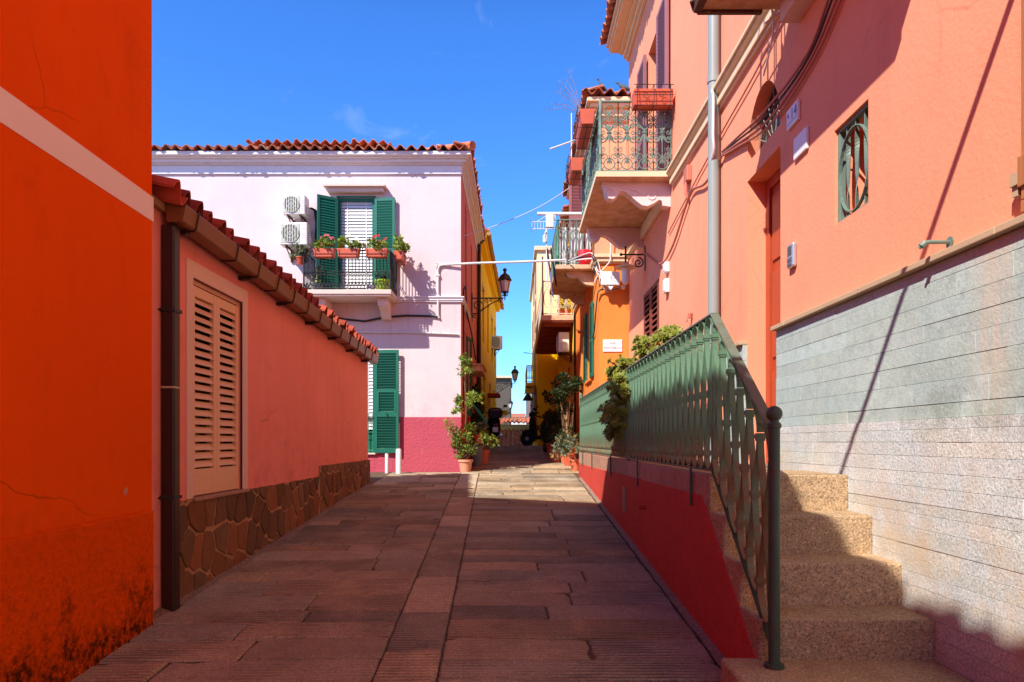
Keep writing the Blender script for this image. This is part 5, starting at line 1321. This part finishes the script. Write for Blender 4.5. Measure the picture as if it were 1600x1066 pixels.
lf = leaf_mb(.42,1.43,[(.68,.74)],pitch=.05, inv=True, cov=.95); place(lf, M4.Translation((OX-.05,13.46,2.85)) @ M4(((0,1,0,0),(-1,0,0,0),(0,0,1,0),(0,0,0,1)))); lf.build('shutter', m['teal_shutter'], w_)
lf = leaf_mb(.42,1.43,[(.68,.74)],pitch=.05, inv=True, cov=.95); place(lf, M4.Translation((OX-.05,14.67,2.85)) @ M4(((0,1,0,0),(-1,0,0,0),(0,0,1,0),(0,0,0,1)))); lf.build('shutter', m['teal_shutter'], w_)
mb = MB(); mb.box(OX-.05,13.4,2.80,OX,14.3,2.85); mb.build('sill', m['right_orange'], w_)
mb = MB(); mb.box(OX+.09,13.3,4.98,OX+.1,14.2,7.0); w_ = mb.build('balcony_door', m['glass_dark'], t)
lf = leaf_mb(.45,2.0,[(.95,1.02)],pitch=.06, inv=True, cov=.95); place(lf, MX(OX-.46,13.28,4.98,4)); lf.build('shutter', m['plum_shutter'], w_)
mb = MB(); mb.box(OX-.05,14.2,4.98,OX+.02,14.32,7.1); mb.build('jamb', m['cornice_white'], w_)
mb = MB(); mb.box(OX+.1,15.2,2.9,OX+.11,15.6,4.0); mb.build('window', m['brown_shutter'], t)
# its balcony
Ya, Yb, Xa = 12.9, 15.2, .765
mb = MB(); mb.box(Xa,Ya,4.86,OX,Yb,4.945); bal = mb.build('balcony', m['slab_concrete'], t, bevel=.012)
for yc in (13.15, 14.95):
    q = MB(); q.prism([(.95,4.858),(1.0,4.75),(1.08,4.72),(1.18,4.74),(1.26,4.66),(1.36,4.60),(1.51,4.58),(1.51,4.858)], lambda u,v,w: (u,w,v), yc-.08, yc+.08); q.build('console', m['slab_concrete'], bal, bevel=.01)
q = MB(); zt = 5.80
def simple_rail(q, p0, p1, z0, z1, n, r=.010):
    p0, p1 = V(p0), V(p1)
    for i in range(n+1):
        p = p0.lerp(p1, i/n); q.tube([(p.x,p.y,z0),(p.x,p.y,z1)], r, 5)
        if i < n:
            c = p0.lerp(p1, (i+.5)/n); d = (p1-p0)/n*.42
            q.tube([(c.x+d.x*cos(a),c.y+d.y*cos(a),z0+(z1-z0)*.5+(z1-z0)*.28*sin(a)) for a in [2*pi*k/12 for k in range(12)]], r*.8, 5, closed=True)
            q.tube([(c.x+d.x*.6*cos(a),c.y+d.y*.6*cos(a),z0+(z1-z0)*.88+.05*sin(a)) for a in [2*pi*k/10 for k in range(10)]], r*.7, 5, closed=True)
    q.tube([(p0.x,p0.y,z1),(p1.x,p1.y,z1)], r*1.5, 6); q.tube([(p0.x,p0.y,z0+.04),(p1.x,p1.y,z0+.04)], r*1.2, 6)
simple_rail(q, (Xa+.04,Ya+.04,0), (OX,Ya+.04,0), 4.945, zt, 6); simple_rail(q, (Xa+.04,Ya+.04,0), (Xa+.04,Yb-.04,0), 4.945, zt, 14); simple_rail(q, (Xa+.04,Yb-.04,0), (OX,Yb-.04,0), 4.945, zt, 6)
q.build('railing', m['iron_green'], bal)
q = MB(); q.lathe([(.024,4.945),(.024,5.1),(.03,5.12),(.02,5.14),(.02,5.75),(.03,5.8)], (Xa+.04,Ya+.04,0), 10); q.build('corner_post', m['green_pole'], bal, smooth=True)
mb = MB(); 
for i in range(8): mb.box(Xa+.09,Ya+.15+.26*i,4.96,Xa+.10,Ya+.15+.26*i+.2,5.72)
for i in range(4): mb.box(Xa+.12+.15*i,Ya+.11,4.96,Xa+.12+.15*i+.11,Ya+.12,5.68)
mb.build('screen', m['white_metal'], bal)
mb = MB(); mb.tube([(.42,12.95,5.92),(1.3,12.95,5.92)], .032, 10); mb.box(.58,12.9,5.66,.72,13.0,5.9); mb.tube([(.75,12.95,5.92),(.75,12.95,5.80)], .02, 6)
tag(mb.build('awning_tube', m['white_metal'], smooth=True), 'white awning tube over the orange house balcony', 'awning')
mb = MB()
for k, (x0, x1, mt) in enumerate(((.60,.69,0),(.67,.76,1))):
    mb.mi = mt; n = 10; vs = []
    for i in range(n+1):
        for j in range(5):
            y = 12.98+.16*j; vs.append((x0+(x1-x0)*j/4*.6+.10*(1-i/n)+.015*sin(j*2.1+i*.6)-.05*k*0, y, 5.30-.85*(1-i/n)*(1 if k == 0 else .75)))
    b_ = [(i*5+j,i*5+j+1,(i+1)*5+j+1,(i+1)*5+j) for i in range(n) for j in range(4)]
    mb.add(vs, b_); mb.add([(p[0]+.006,p[1],p[2]) for p in vs], [f[::-1] for f in b_])
tag(mb.build('laundry', [m['cloth_violet'], m['cloth_navy']], smooth=True), 'violet and navy cloths hanging off the corner of the orange house balcony', 'laundry')
r = thing('bucket', 'red patterned bucket on the orange house balcony', 'bucket', (1.32,13.0,4.945))
q = MB(); q.lathe([(.11,4.947),(.14,5.0),(.155,5.12),(.145,5.22),(.12,5.24)], (1.32,13.03,0), 18); q.build('body', m['bucket_red'], r, smooth=True)
q = MB()
for k in range(8):
    a = 2*pi*k/8; q.tube([(1.32+.158*cos(a+b),13.03+.158*sin(a+b),5.0+.05*j) for j, b in enumerate((0,.25,.05,.3))], .006, 4)
q.build('trim', m['awning_ochre'], r)
# dog looking through the bars
r = thing('dog', 'cream and tan dog sitting behind the balcony bars, looking down', 'dog', (1.0,13.12,4.945))
q = MB(); X, Y0, Z = 1.01, 13.10, 4.945
path = [(X+.04,Y0+.22,Z+.02),(X+.035,Y0+.20,Z+.10),(X+.02,Y0+.15,Z+.20),(X+.005,Y0+.10,Z+.29),(X-.005,Y0+.07,Z+.345),(X-.01,Y0+.02,Z+.36),(X-.012,Y0-.045,Z+.335),(X-.013,Y0-.085,Z+.315),(X-.013,Y0-.10,Z+.312)]
q.tube(path, [.05,.095,.085,.066,.062,.058,.034,.026,.008], 12)
for s_ in (-1,1):
    q.tube([(X+s_*.045,Y0+.11,Z+.2),(X+s_*.055,Y0+.07,Z+.1),(X+s_*.05,Y0+.06,Z+.03),(X+s_*.05,Y0+.02,Z+.015)], [.038,.026,.022,.02], 8)
    q.tube([(X+s_*.08,Y0+.2,Z+.1),(X+s_*.1,Y0+.12,Z+.07),(X+s_*.1,Y0+.06,Z+.02)], [.05,.04,.02], 8)
q.tube([(X+.05,Y0+.28,Z+.04),(X+.12,Y0+.32,Z+.04),(X+.18,Y0+.3,Z+.06)], [.022,.018,.006], 6)
q.build('body', m['fur'], r, smooth=True, angle=80)
for s_ in (-1,1):
    q = MB(); q.add([(X+s_*.02,Y0+.035,Z+.405),(X+s_*.062,Y0+.045,Z+.385),(X+s_*.062,Y0+.03,Z+.455),(X+s_*.045,Y0+.06,Z+.40)], [(0,1,2),(1,3,2),(3,0,2),(0,3,1)])
    q.build('ear', m['fur_dark'], r)
q = MB(); q.ball((X-.013,Y0-.105,Z+.322), .013, 8, 6); q.build('nose', m['rubber'], r, smooth=True)
for s_ in (-1,1): q = MB(); q.ball((X-.012+s_*.028,Y0-.025,Z+.372), .008, 8, 6); q.build('eye', m['rubber'], r, smooth=True)
# lane sign
r = thing('street_sign', 'white street name plate reading VIA MONTEBELLO on the orange wall', 'sign', (1.75,OY,3.2))
q = MB(); q.box(1.58,OY-.018,3.215,1.925,OY-.001,3.435); q.build('plate', m['plaque_white'], r, bevel=.004)
fy = lambda u,v,d: (1.7525+u, OY-.018-d, 3.325+v)
q = text_mb('VIA', .062, lambda u,v,d: fy(u,v+.038,d), .0015, sx=1.15); q2 = text_mb('MONTEBELLO', .056, lambda u,v,d: fy(u,v-.042,d), .0015, sx=.92); q.add(q2.v, q2.f)
q.build('lettering', m['letter_grey'], r)
r = thing('floodlight', 'pale square floodlight box on the orange wall below the wall lamp', 'floodlight', (1.7,12.15,4.35))
q = MB(); q.box(-.165,-.03,-.13,.165,.03,.13); q.v = [M4.Translation((1.69,12.12,4.49)) @ M4.Rotation(R(-14),4,'X') @ p for p in q.v]; q.build('housing', m['white_metal'], r, bevel=.008)
q = MB(); q.tube([(1.69,12.14,4.42),(1.69,12.3,4.40)], .02, 6); q.prism([(-.06,0),(.06,0),(.0,-.08)], lambda u,v,w: (1.69+u,12.1+w,4.36+v), -.02, .02); q.ball((1.93,12.2,4.36), .045, 10, 8); q.build('mount', m['white_metal'], r)
rw = random.Random(5)
for k in range(7):
    a = [(1.0+.0*k,12.86,5.02-.005*k)]
    for j in range(5): a.append((1.36+.06*j+rw.uniform(-.05,.05),12.2+rw.uniform(-.05,.06),4.92-.13*j+rw.uniform(-.07,.07)))
    a.append((1.6+rw.uniform(-.1,.1),12.26,4.33+rw.uniform(-.04,.04)))
    if k > 3: a.append((2.0,12.25,4.40))
    if k == 0: a = [(1.62,12.26,4.33),(1.5,12.24,4.30),(1.47,12.27,4.15),(1.46,12.4,3.9),(1.48,13,3.6),(1.48,14.5,3.9),(1.48,16.5,4.3)]
    if k == 1: a = [(1.72,12.2,5.4),(1.70,12.2,4.95),(1.68,12.18,4.8),(1.5,12.2,4.6),(1.42,12.24,4.45)]
    wire('cable', a, .012 if k < 2 else .009, m['wire_pale'] if k % 3 else m['wire_dark'], ['pale cable trailing down the corner of the orange house','thick pale cable dropping past the cornice to the tangle','one of the cables knotted at the corner beside the floodlight'][min(k,2)], 'cable', 'knotted cables by the floodlight' if k > 1 else None)
wire('cable', [(CX,13.7,5.72),(-.3,13.8,6.0),(.5,13.9,6.38),(1.2,14,6.86)], .008, m['wire_pale'], 'thin pale wire slanting across the sky between the two eaves')
mb = MB(); mb.tube([(.66,13.0,7.17),(1.2,13.05,7.38)], .014, 6); mb.tube([(1.08,13.1,6.6),(1.08,13.1,7.9)], .010, 6)
tag(mb.build('aerial_rod', m['white_metal']), 'slim white aerial rod jutting from the orange house eave', 'antenna')
r = thing('antenna', 'white television antenna on a mast by the orange house balcony', 'antenna', (.655,14.2,4.9))
q = MB(); q.tube([(.655,14.2,4.95),(.655,14.2,6.36)], .014, 8); q.tube([(.655,14.2,6.32),(.655,14.2,6.37)], .022, 8); q.build('mast', m['white_metal'], r, smooth=True)
q = MB()
for z in (6.17,6.02): q.tube([(.35,14.2,z),(.84,14.2,z)], .009, 5)
for i in range(9): q.tube([(.35+.06*i,14.2,6.17),(.35+.06*i,14.2,6.02)], .005, 4)
q.tube([(.45,14.2,6.17),(.655,14.2,6.30)], .007, 4); q.tube([(.35,14.0,6.17),(.35,14.4,6.17)], .006, 4); q.tube([(.35,14.0,6.02),(.35,14.4,6.02)], .006, 4); q.tube([(.62,14.2,5.75),(.60,14.18,5.85),(.65,14.2,6.0)], [.05,.03,.01], 6)
q.build('elements', m['white_metal'], r)
# pigeons
def pigeon(x, y, z, rz, lab, pitch):
    r = thing('pigeon', lab, 'pigeon', (x,y,z), None, rz)
    q = MB(); c_, s_ = cos(R(pitch)), sin(R(pitch)); rt = lambda yy,zz: (yy*c_-zz*s_, yy*s_+zz*c_)
    secs = []
    for yy, zz, w, h in ((-.20,.05,.022,.008),(-.12,.065,.035,.018),(-.06,.08,.055,.042),(0,.09,.062,.055),(.06,.105,.05,.048),(.10,.14,.032,.032),(.125,.17,.03,.030),(.15,.175,.02,.02),(.165,.17,.006,.006),(.185,.165,.003,.003)):
        a, b = rt(yy,zz); secs.append((a,0,b,w,h))
    q.loft(secs, 10, 2.0)
    for sx in (-1,1): q.tube([(sx*.02,.0,.06),(sx*.02,.01,-.01),(sx*.02,.04,-.015)], .005, 5)
    q.build('body', m['feather'], r, loc=(0,0,0), rel=True, smooth=True, angle=70)
pigeon(1.50,12.15,7.83, R(70), 'pigeon stretching upright at the corner of the orange house eave', 32)
pigeon(1.93,12.2,7.83, R(-110+180), 'pigeon crouching on the eave tiles against the salmon wall', 12)
mb = MB(); rq = random.Random(3)
for k in range(7):
    b = V((1.20,12.3,7.5)); tip = b+V((-.62+.07*k+rq.uniform(-.05,.05), rq.uniform(-.2,.2), .10+.12*k+rq.uniform(-.1,.1))); md = (b+tip)/2+V((0,0,.08)); mb.tube([b,md,tip], [.006,.004,.003], 4)
    for j in range(7):
        p = md.lerp(tip, j/6); mb.tube([p,p+rdir(rq,.5)*.07], .0022, 3)
tag(mb.build('dry_weed', m['pale_wood']), 'dry bare weed growing out of the orange house roof edge', 'plant')

# ------------------------------------------------------------------ further houses on the right
t = thing('amber_house', 'amber house with deep dark red balcony underside in shade', 'house', (1.46,17,1.1))
mb = MB(); hol = [(18.2,19.0,1.3,3.6),(20.2,21.0,1.3,3.5),(22,22.6,2.2,3.4),(18.5,19.4,4.76,6.9),(21,21.8,4.76,6.9)]
wallX(mb, 1.46, 17.0, 23.4, .8, 7.4, hol, .14, 1); mb.box(1.66,17.05,.8,6,23.4,7.3); mb.build('wall', m['amber_paint'], t)
for i, h in enumerate(hol):
    q = MB(); q.box(1.57,h[0]+.01,h[2],1.6,h[1]-.01,h[3]); q.build('door' if i < 2 else 'window', m['brown_shutter'] if i != 1 else m['teal_shutter'], t)
mb = MB(); pantile(mb, (1.2,17.0,7.42), (0,1,0), 6.4, (1,0,.3), 3, seed=51); mb.build('roof', m['tile'], t, smooth=True)
mb = MB(); mb.box(.66,17.0,4.62,1.46,23.2,4.75); bal = mb.build('balcony', m['slab_concrete'], t, bevel=.01)
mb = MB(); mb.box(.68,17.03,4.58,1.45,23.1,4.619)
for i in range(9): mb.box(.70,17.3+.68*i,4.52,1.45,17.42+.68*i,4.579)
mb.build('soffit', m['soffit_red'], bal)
mb = MB()
simple_rail(mb, (.70,17.05,0), (1.46,17.05,0), 4.75, 5.60, 4, .012); simple_rail(mb, (.70,17.05,0), (.70,23.1,0), 4.75, 5.60, 24, .012); mb.build('railing', m['plaque_edge'], bal)
mb = MB(); mb.tube([(.68,17.0,4.75),(.68,17.0,6.2)], .02, 6); mb.build('balcony_pole', m['rust'], bal)
u4 = ac_unit(.62,.5,.27); u4.location = (1.10,17.95,3.88); u4.rotation_euler = (0,0,R(-90)); u4['label'] = 'brownish shaded air conditioner under the amber house balcony'; u4['group'] = 'air conditioners over the lane'
def potted(name, x, y, z, r, hp, fc, lab, lm, potm, frad, n, ls, grp=None, trunk=None, rgx=None):
    rr = rgx or rng; o = thing(name, lab, 'potted plant', (x,y,z), grp)
    q = MB(); q.lathe([(r*.72,z),(r*.95,z+hp*.82),(r*1.08,z+hp*.82),(r*1.08,z+hp),(r*.92,z+hp),(r*.88,z+hp*.9)], (x,y,0), 18); q.build('pot', m[potm], o, smooth=True)
    q = MB(); q.lathe([(.001,z+hp*.9),(r*.88,z+hp*.9)], (x,y,0), 14, cap=False); q.build('soil', m['soil'], o)
    q = MB(); c = V((x+fc[0],y+fc[1],z+hp+fc[2]))
    for k in range(5):
        d = rdir(rr,.3); e = c+V((d.x*frad[0],d.y*frad[1],d.z*frad[2]))*.7; q.tube([(x,y,z+hp*.9),((x+e.x)/2+rr.uniform(-.04,.04),(y+e.y)/2,(z+hp+e.z)/2),e], [r*.09,r*.06,r*.03], 5)
    q.build('stems', m['stem'], o)
    q = MB(); clumps(q, c, frad, 14, n, ls, rr, asp=.6); q.build('foliage', m[lm], o); return o
for i,(x,lm) in enumerate(((1.15,'leaf_green'),(1.32,'leaf_bright'))):
    potted('potted_plant', x, 17.25, 4.755, .09, .17, (0,0,.14), ['left small terracotta pot plant on the amber balcony','right leafier terracotta pot plant on the amber balcony'][i], lm, 'terracotta', (.13,.12,.16), 130, .05, 'pot plants on the amber balcony')
t = thing('cream_house', 'tall cream house with yellow lower storey, further down the lane', 'house', (.75,23.5,1))
mb = MB(); mb.box(.75,23.45,5.0,6,32,8.15); mb.build('wall', m['cream_paint'], t)
mb = MB(); mb.box(.78,23.45,-2,6,32,4.999); mb.build('lower_wall', m['yellow_paint'], t)
mb = MB(); mb.box(.66,23.36,8.15,6,32.1,8.30); mb.build('cornice', m['cornice_tan'], t, bevel=.02)
for y, z in ((24.4,5.6),(26.6,5.6),(28.8,5.6),(24.4,7.0),(26.6,7.0),(24.6,1.6),(26.2,1.6),(29,1.8)):
    q = MB(); q.box(.73,y,z,.76,y+.7,z+(1.1 if z > 3 else 2.0)); q.build('window', m['brown_shutter'], t)
mb = MB(); mb.box(.42,26,3.72,.775,30,3.84); bal = mb.build('balcony', m['amber_paint'], t, bevel=.01)
mb = MB(); simple_rail(mb, (.45,26.05,0),(.77,26.05,0),3.84,4.5,4,.012); simple_rail(mb, (.45,26.05,0),(.45,29.9,0),3.84,4.5,16,.012); mb.build('railing', m['plaque_edge'], bal)
t = thing('grey_house', 'shaded grey house at the far right end of lane', 'house', (.72,33,0))
mb = MB(); mb.box(.72,32.4,-3.2,6,45,4.4); mb.build('wall', m['grey_paint'], t)
for y in (34.5,38): q = MB(); q.box(.70,y,2.4,.73,y+1.0,4.0); q.build('window', m['brown_shutter'], t)
mb = MB(); mb.tube([(.70,24.2,3.25),(.70,24.2,4.7),(.3,24.2,4.75)], .015, 6); mb.tube([(.55,24.2,3.5),(.35,24.2,3.55)], .02, 6)
mb.tube([(.70,24.2,3.3),(.3,24.2,3.3)], .012, 5); mb.lathe([(.12,3.05),(.2,2.95),(.05,3.2)], (.45,24.2,.1), 10)
tag(mb.build('wall_lamp', m['black_iron']), 'dark lantern bracket on the far yellow wall above the plants', 'lamp')

# ------------------------------------------------------------------ plants, scooters
rp = random.Random(77)
GL = 'potted plants by the pink house corner'
o = potted('potted_plant', -.955, 13.12, gz(0,13.1), .135, .25, (0,.05,.33), 'leafy green plant in a pale clay pot at the pink house corner', 'leaf_bright', 'terracotta_pale', (.28,.2,.34), 620, .065, GL, rgx=rp)
q = MB(); sq = MB()
for pts in ([(-1.0,13.12,1.3),(-1.12,13.05,1.6),(-1.22,13.02,1.85),(-1.26,13.0,2.0)], [(-.93,13.2,1.3),(-.72,13.15,1.62),(-.5,13.12,1.7),(-.36,13.1,1.5)]):
    sq.tube(pts, [.012,.01,.008,.005], 5)
    for a, b in zip(pts, pts[1:]): foliage(q, (V(a)+V(b))/2, (.10,.1,.13), 75, .06, rp)
q.build('foliage', m['leaf_bright'], o); sq.build('stems', m['stem'], o)
r = thing('climbing_plant', 'leafy vine climbing the corner of the salmon side wall', 'plant', (-.98,13.7,gz(0,13.7)))
q = MB(); pts = [(-.95,13.3,1.0),(-.97,13.28,1.8),(-.94,13.2,2.3),(-.99,13.15,2.9),(-.98,13.12,3.25)]; q.tube(pts, [.022,.018,.014,.01,.006], 6); q.build('stem', m['stem'], r)
q = MB()
for c, rad, n in (((-.93,13.6,2.35),(.26,.25,.16),210),((-1.12,13.45,2.2),(.14,.14,.1),70),((-.95,13.6,2.95),(.14,.14,.22),110),((-.98,13.6,3.2),(.10,.1,.12),50),((-.75,13.6,2.45),(.18,.18,.12),80),((-.92,13.7,1.75),(.12,.14,.25),80)):
    clumps(q, (c[0]-.0,c[1]-.50,c[2]), rad, 8, int(n*1.5), .065, rp, asp=.65)
q.build('foliage', m['leaf_bright'], r)
r = thing('trash_bin', 'grey metal bin among the plant pots by the pink house', 'bin', (-.80,14.2,gz(0,14.2)))
q = MB(); z = gz(0,14.2); q.lathe([(.11,z),(.13,z+.42),(.145,z+.42),(.145,z+.46),(.12,z+.46)], (-.80,14.2,0), 18); q.build('body', m['pail_grey'], r, smooth=True)
q = MB(); q.lathe([(.145,z-.005),(.16,z+.03),(.15,z+.03)], (-.80,14.2,0), 18); q.build('saucer', m['terracotta'], r, smooth=True)
potted('potted_plant', -.72, 15.1, gz(0,15.1), .15, .32, (0,0,.3), 'trailing plant in an orange clay pot behind the grey bin', 'leaf_green', 'terracotta', (.3,.3,.28), 420, .07, GL, rgx=rp)
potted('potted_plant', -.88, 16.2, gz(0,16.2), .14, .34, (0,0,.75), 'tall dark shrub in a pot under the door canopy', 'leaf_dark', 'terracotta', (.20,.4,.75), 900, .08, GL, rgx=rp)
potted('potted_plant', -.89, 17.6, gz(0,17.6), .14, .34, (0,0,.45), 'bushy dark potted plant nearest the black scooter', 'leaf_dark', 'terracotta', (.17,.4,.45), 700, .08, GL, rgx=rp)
o = potted('potted_plant', -.80, 14.75, 1.55, .10, .2, (0,0,.16), 'orange pot with a pale leafy plant raised on a dark stand', 'leaf_grey', 'terracotta', (.2,.18,.16), 160, .06, GL, rgx=rp)
q = MB()
q = MB(); q.tube([(-.8,14.75,gz(0,14.75)),(-.8,14.75,1.55)], .02, 6); q.tube([(-.8,14.75,1.53),(-.8,14.75,1.552)], .10, 12); q.build('stand', m['black_iron'], o)
mb = MB(); mb.x = M4.Translation((-.85,15.4,2.3)) @ M4.Rotation(R(52),4,'Y'); mb.box(-.35,-.03,-.03,.35,.03,.03); mb.x = None
tag(mb.build('parasol', m['green_pole'], bevel=.01), 'folded green parasol leaning out of the dark plants', 'parasol')
# right-hand greenery
GR = 'potted plants along the right wall of the lane'
potted('potted_plant', 1.18, 13.35, gz(0,13.3), .11, .24, (-.12,0,.16), 'pale variegated shrub in orange pot at the end of the railing', 'leaf_grey', 'terracotta', (.28,.25,.28), 620, .06, GR, rgx=rp)
o = potted('potted_tree', 1.18, 15.4, gz(0,15.4), .19, .36, (0,0,1.2), 'tall dark potted tree with a bare slim trunk', 'leaf_dark', 'terracotta', (.34,.5,.62), 1500, .075, GR, rgx=rp)
q = MB(); q.tube([(1.18,15.4,1.4),(1.16,15.4,2.1),(1.2,15.4,2.7)], [.03,.024,.02], 7); q.tube([(1.17,15.4,2.0),(1.05,15.4,2.35),(1.0,15.4,2.6)], [.018,.014,.01], 6); q.build('trunk', m['pale_wood'], o)
o = thing('yucca_plant', 'dark spiky yucca in a pot among the right-hand greenery', 'potted plant', (.95,16.6,gz(0,16.6)), GR)
z = gz(0,16.6); q = MB(); q.lathe([(.14,z),(.18,z+.3),(.2,z+.33),(.17,z+.33)], (.95,16.6,0), 16); q.build('pot', m['terracotta'], o, smooth=True)
q = MB(); q.tube([(.95,16.6,z+.3),(.93,16.6,z+.85)], [.05,.04], 8); q.build('stem', m['stem'], o)
q = MB()
for i in range(70):
    a = rp.uniform(0,2*pi); e = rp.uniform(-.3,1.35); d = V((cos(a)*cos(e),sin(a)*cos(e),sin(e))); L = rp.uniform(.4,.62); p = V((.93,16.6,z+.82)); s_ = d.cross(V((0,0,1))).normalized()*.02
    q.add([p+s_*.5,p-s_*.5,p+d*L*.55-s_,p+d*L*.55+s_,p+d*L-V((0,0,L*.18))], [(0,1,2,3),(3,2,4)], rp.uniform(.7,1.3))
q.build('leaves', m['leaf_dark'], o)
potted('potted_plant', .92, 15.6, gz(0,15.6), .14, .3, (0,0,.25), 'low dark bush in the red clay pot left of the pale shrub', 'leaf_dark', 'terracotta', (.28,.28,.28), 500, .07, GR, rgx=rp)
potted('potted_plant', 1.15, 14.6, gz(0,14.6), .13, .28, (0,0,.3), 'dark fern-like plant in purple-red pot beside the pale shrub', 'leaf_dark', 'planter_red', (.25,.3,.3), 520, .07, GR, rgx=rp)
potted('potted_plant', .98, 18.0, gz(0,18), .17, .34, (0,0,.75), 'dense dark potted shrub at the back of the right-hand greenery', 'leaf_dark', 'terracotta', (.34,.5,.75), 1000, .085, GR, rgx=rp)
def scooter(lab, loc, rz, paint, topcase=True):
    r = thing('scooter', lab, 'scooter', (0,0,0), 'scooters parked in the lane')
    for y in (-.62,.66):
        q = MB(); q.x = M4.Translation((0,y,.23)) @ M4.Rotation(R(90),4,'Y'); q.lathe([(.15,-.05),(.21,-.055),(.235,-.03),(.235,.03),(.21,.055),(.15,.05)], (0,0,0), 22); w = q.build('wheel', m['rubber'], r, smooth=True)
        q = MB(); q.x = M4.Translation((0,y,.23)) @ M4.Rotation(R(90),4,'Y'); q.lathe([(.02,-.06),(.15,-.03),(.15,.03),(.02,.06)], (0,0,0), 14); q.build('rim', m['steel'], w, smooth=True)
    q = MB(); q.loft([(-.86,0,.62,.06,.05),(-.80,0,.60,.12,.11),(-.55,0,.56,.17,.17),(-.25,0,.48,.18,.19),(-.05,0,.38,.17,.12),(.15,0,.26,.16,.06),(.4,0,.27,.15,.07)], 16, 2.6)
    q.loft([(.36,0,.45,.16,.16),(.43,0,.62,.22,.30),(.50,0,.68,.21,.30),(.56,0,.70,.13,.2)], 16, 2.6); q.loft([(.45,0,.36,.07,.05),(.62,0,.48,.085,.05),(.82,0,.44,.07,.04)], 12, 2.2)
    q.build('body', m[paint], r, smooth=True, angle=50)
    q = MB(); q.loft([(-.82,0,.75,.10,.03),(-.65,0,.78,.16,.06),(-.3,0,.78,.17,.06),(.0,0,.74,.15,.05),(.08,0,.72,.08,.03)], 14, 2.6); q.build('seat', m['rubber'], r, smooth=True)
    q = MB(); q.tube([(0,.66,.23),(0,.52,.75),(0,.46,1.02)], .03, 8); q.tube([(-.34,.36,1.08),(-.2,.45,1.05),(.2,.45,1.05),(.34,.36,1.08)], .018, 8); q.loft([(.38,0,1.02,.10,.06),(.50,0,1.02,.12,.09),(.58,0,1.0,.08,.07)], 12, 2.4); q.build('handlebar', m[paint], r, smooth=True)
    for s_ in (-1,1):
        q = MB(); q.tube([(s_*.22,.44,1.06),(s_*.26,.45,1.16),(s_*.33,.43,1.24)], .008, 6); q.ball((s_*.37,.42,1.27), (.065,.02,.045), 12, 8); q.build('mirror', m['scooter_black'], r, smooth=True)
    q = MB(); q.box(-.06,-.885,.62,.06,-.85,.67); q.build('taillight', m['scooter_red'], r, bevel=.01)
    q = MB(); q.box(-.085,-.90,.42,.085,-.89,.57); q.build('number_plate', m['plaque_white'], r, bevel=.003)
    if topcase:
        q = MB(); q.loft([(-.98,0,.98,.17,.13),(-.93,0,.99,.21,.165),(-.70,0,.99,.22,.17),(-.58,0,.98,.18,.14)], 18, 3.2); tc = q.build('top_case', m['scooter_black'], r, smooth=True, angle=50)
        q = MB(); q.box(-.15,-.99,1.06,.15,-.93,1.10); q.build('reflector', m['scooter_red'], tc, bevel=.01)
    q = MB(); q.tube([(.12,-.2,.28),(.17,-.5,.3),(.18,-.8,.34)], [.03,.05,.045], 10); q.build('exhaust', m['steel'], r, smooth=True)
    q = MB(); q.tube([(-.1,.0,.25),(-.18,-.05,.02)], .012, 6); q.build('stand', m['black_iron'], r)
    r.location = loc; r.rotation_euler = (0,0,rz); return r
scooter('black scooter with red trimmed top case, seen from behind on the left', (-.66,21.4,1.465), R(4), 'scooter_black')
scooter('dark scooter parked sideways beyond the step, mirror against the tiles', (1.02,21.9,1.464), R(72), 'scooter_black', False)
scooter('dark scooter half hidden by the yucca and shrubs on the right', (.98,18.9,gz(0,18.4)), R(8), 'scooter_black', False)
# overhead cable crossing behind the view, whose shadow falls on the salmon wall
wire('overhead_cable', [(WX,1.95,4.66),(.5,1.93,4.42),(-.8,1.92,4.24),(-2.19,1.9,4.03)], .022, m['wire_dark'], 'thick dark overhead cable crossing the lane above the camera', 'cable')
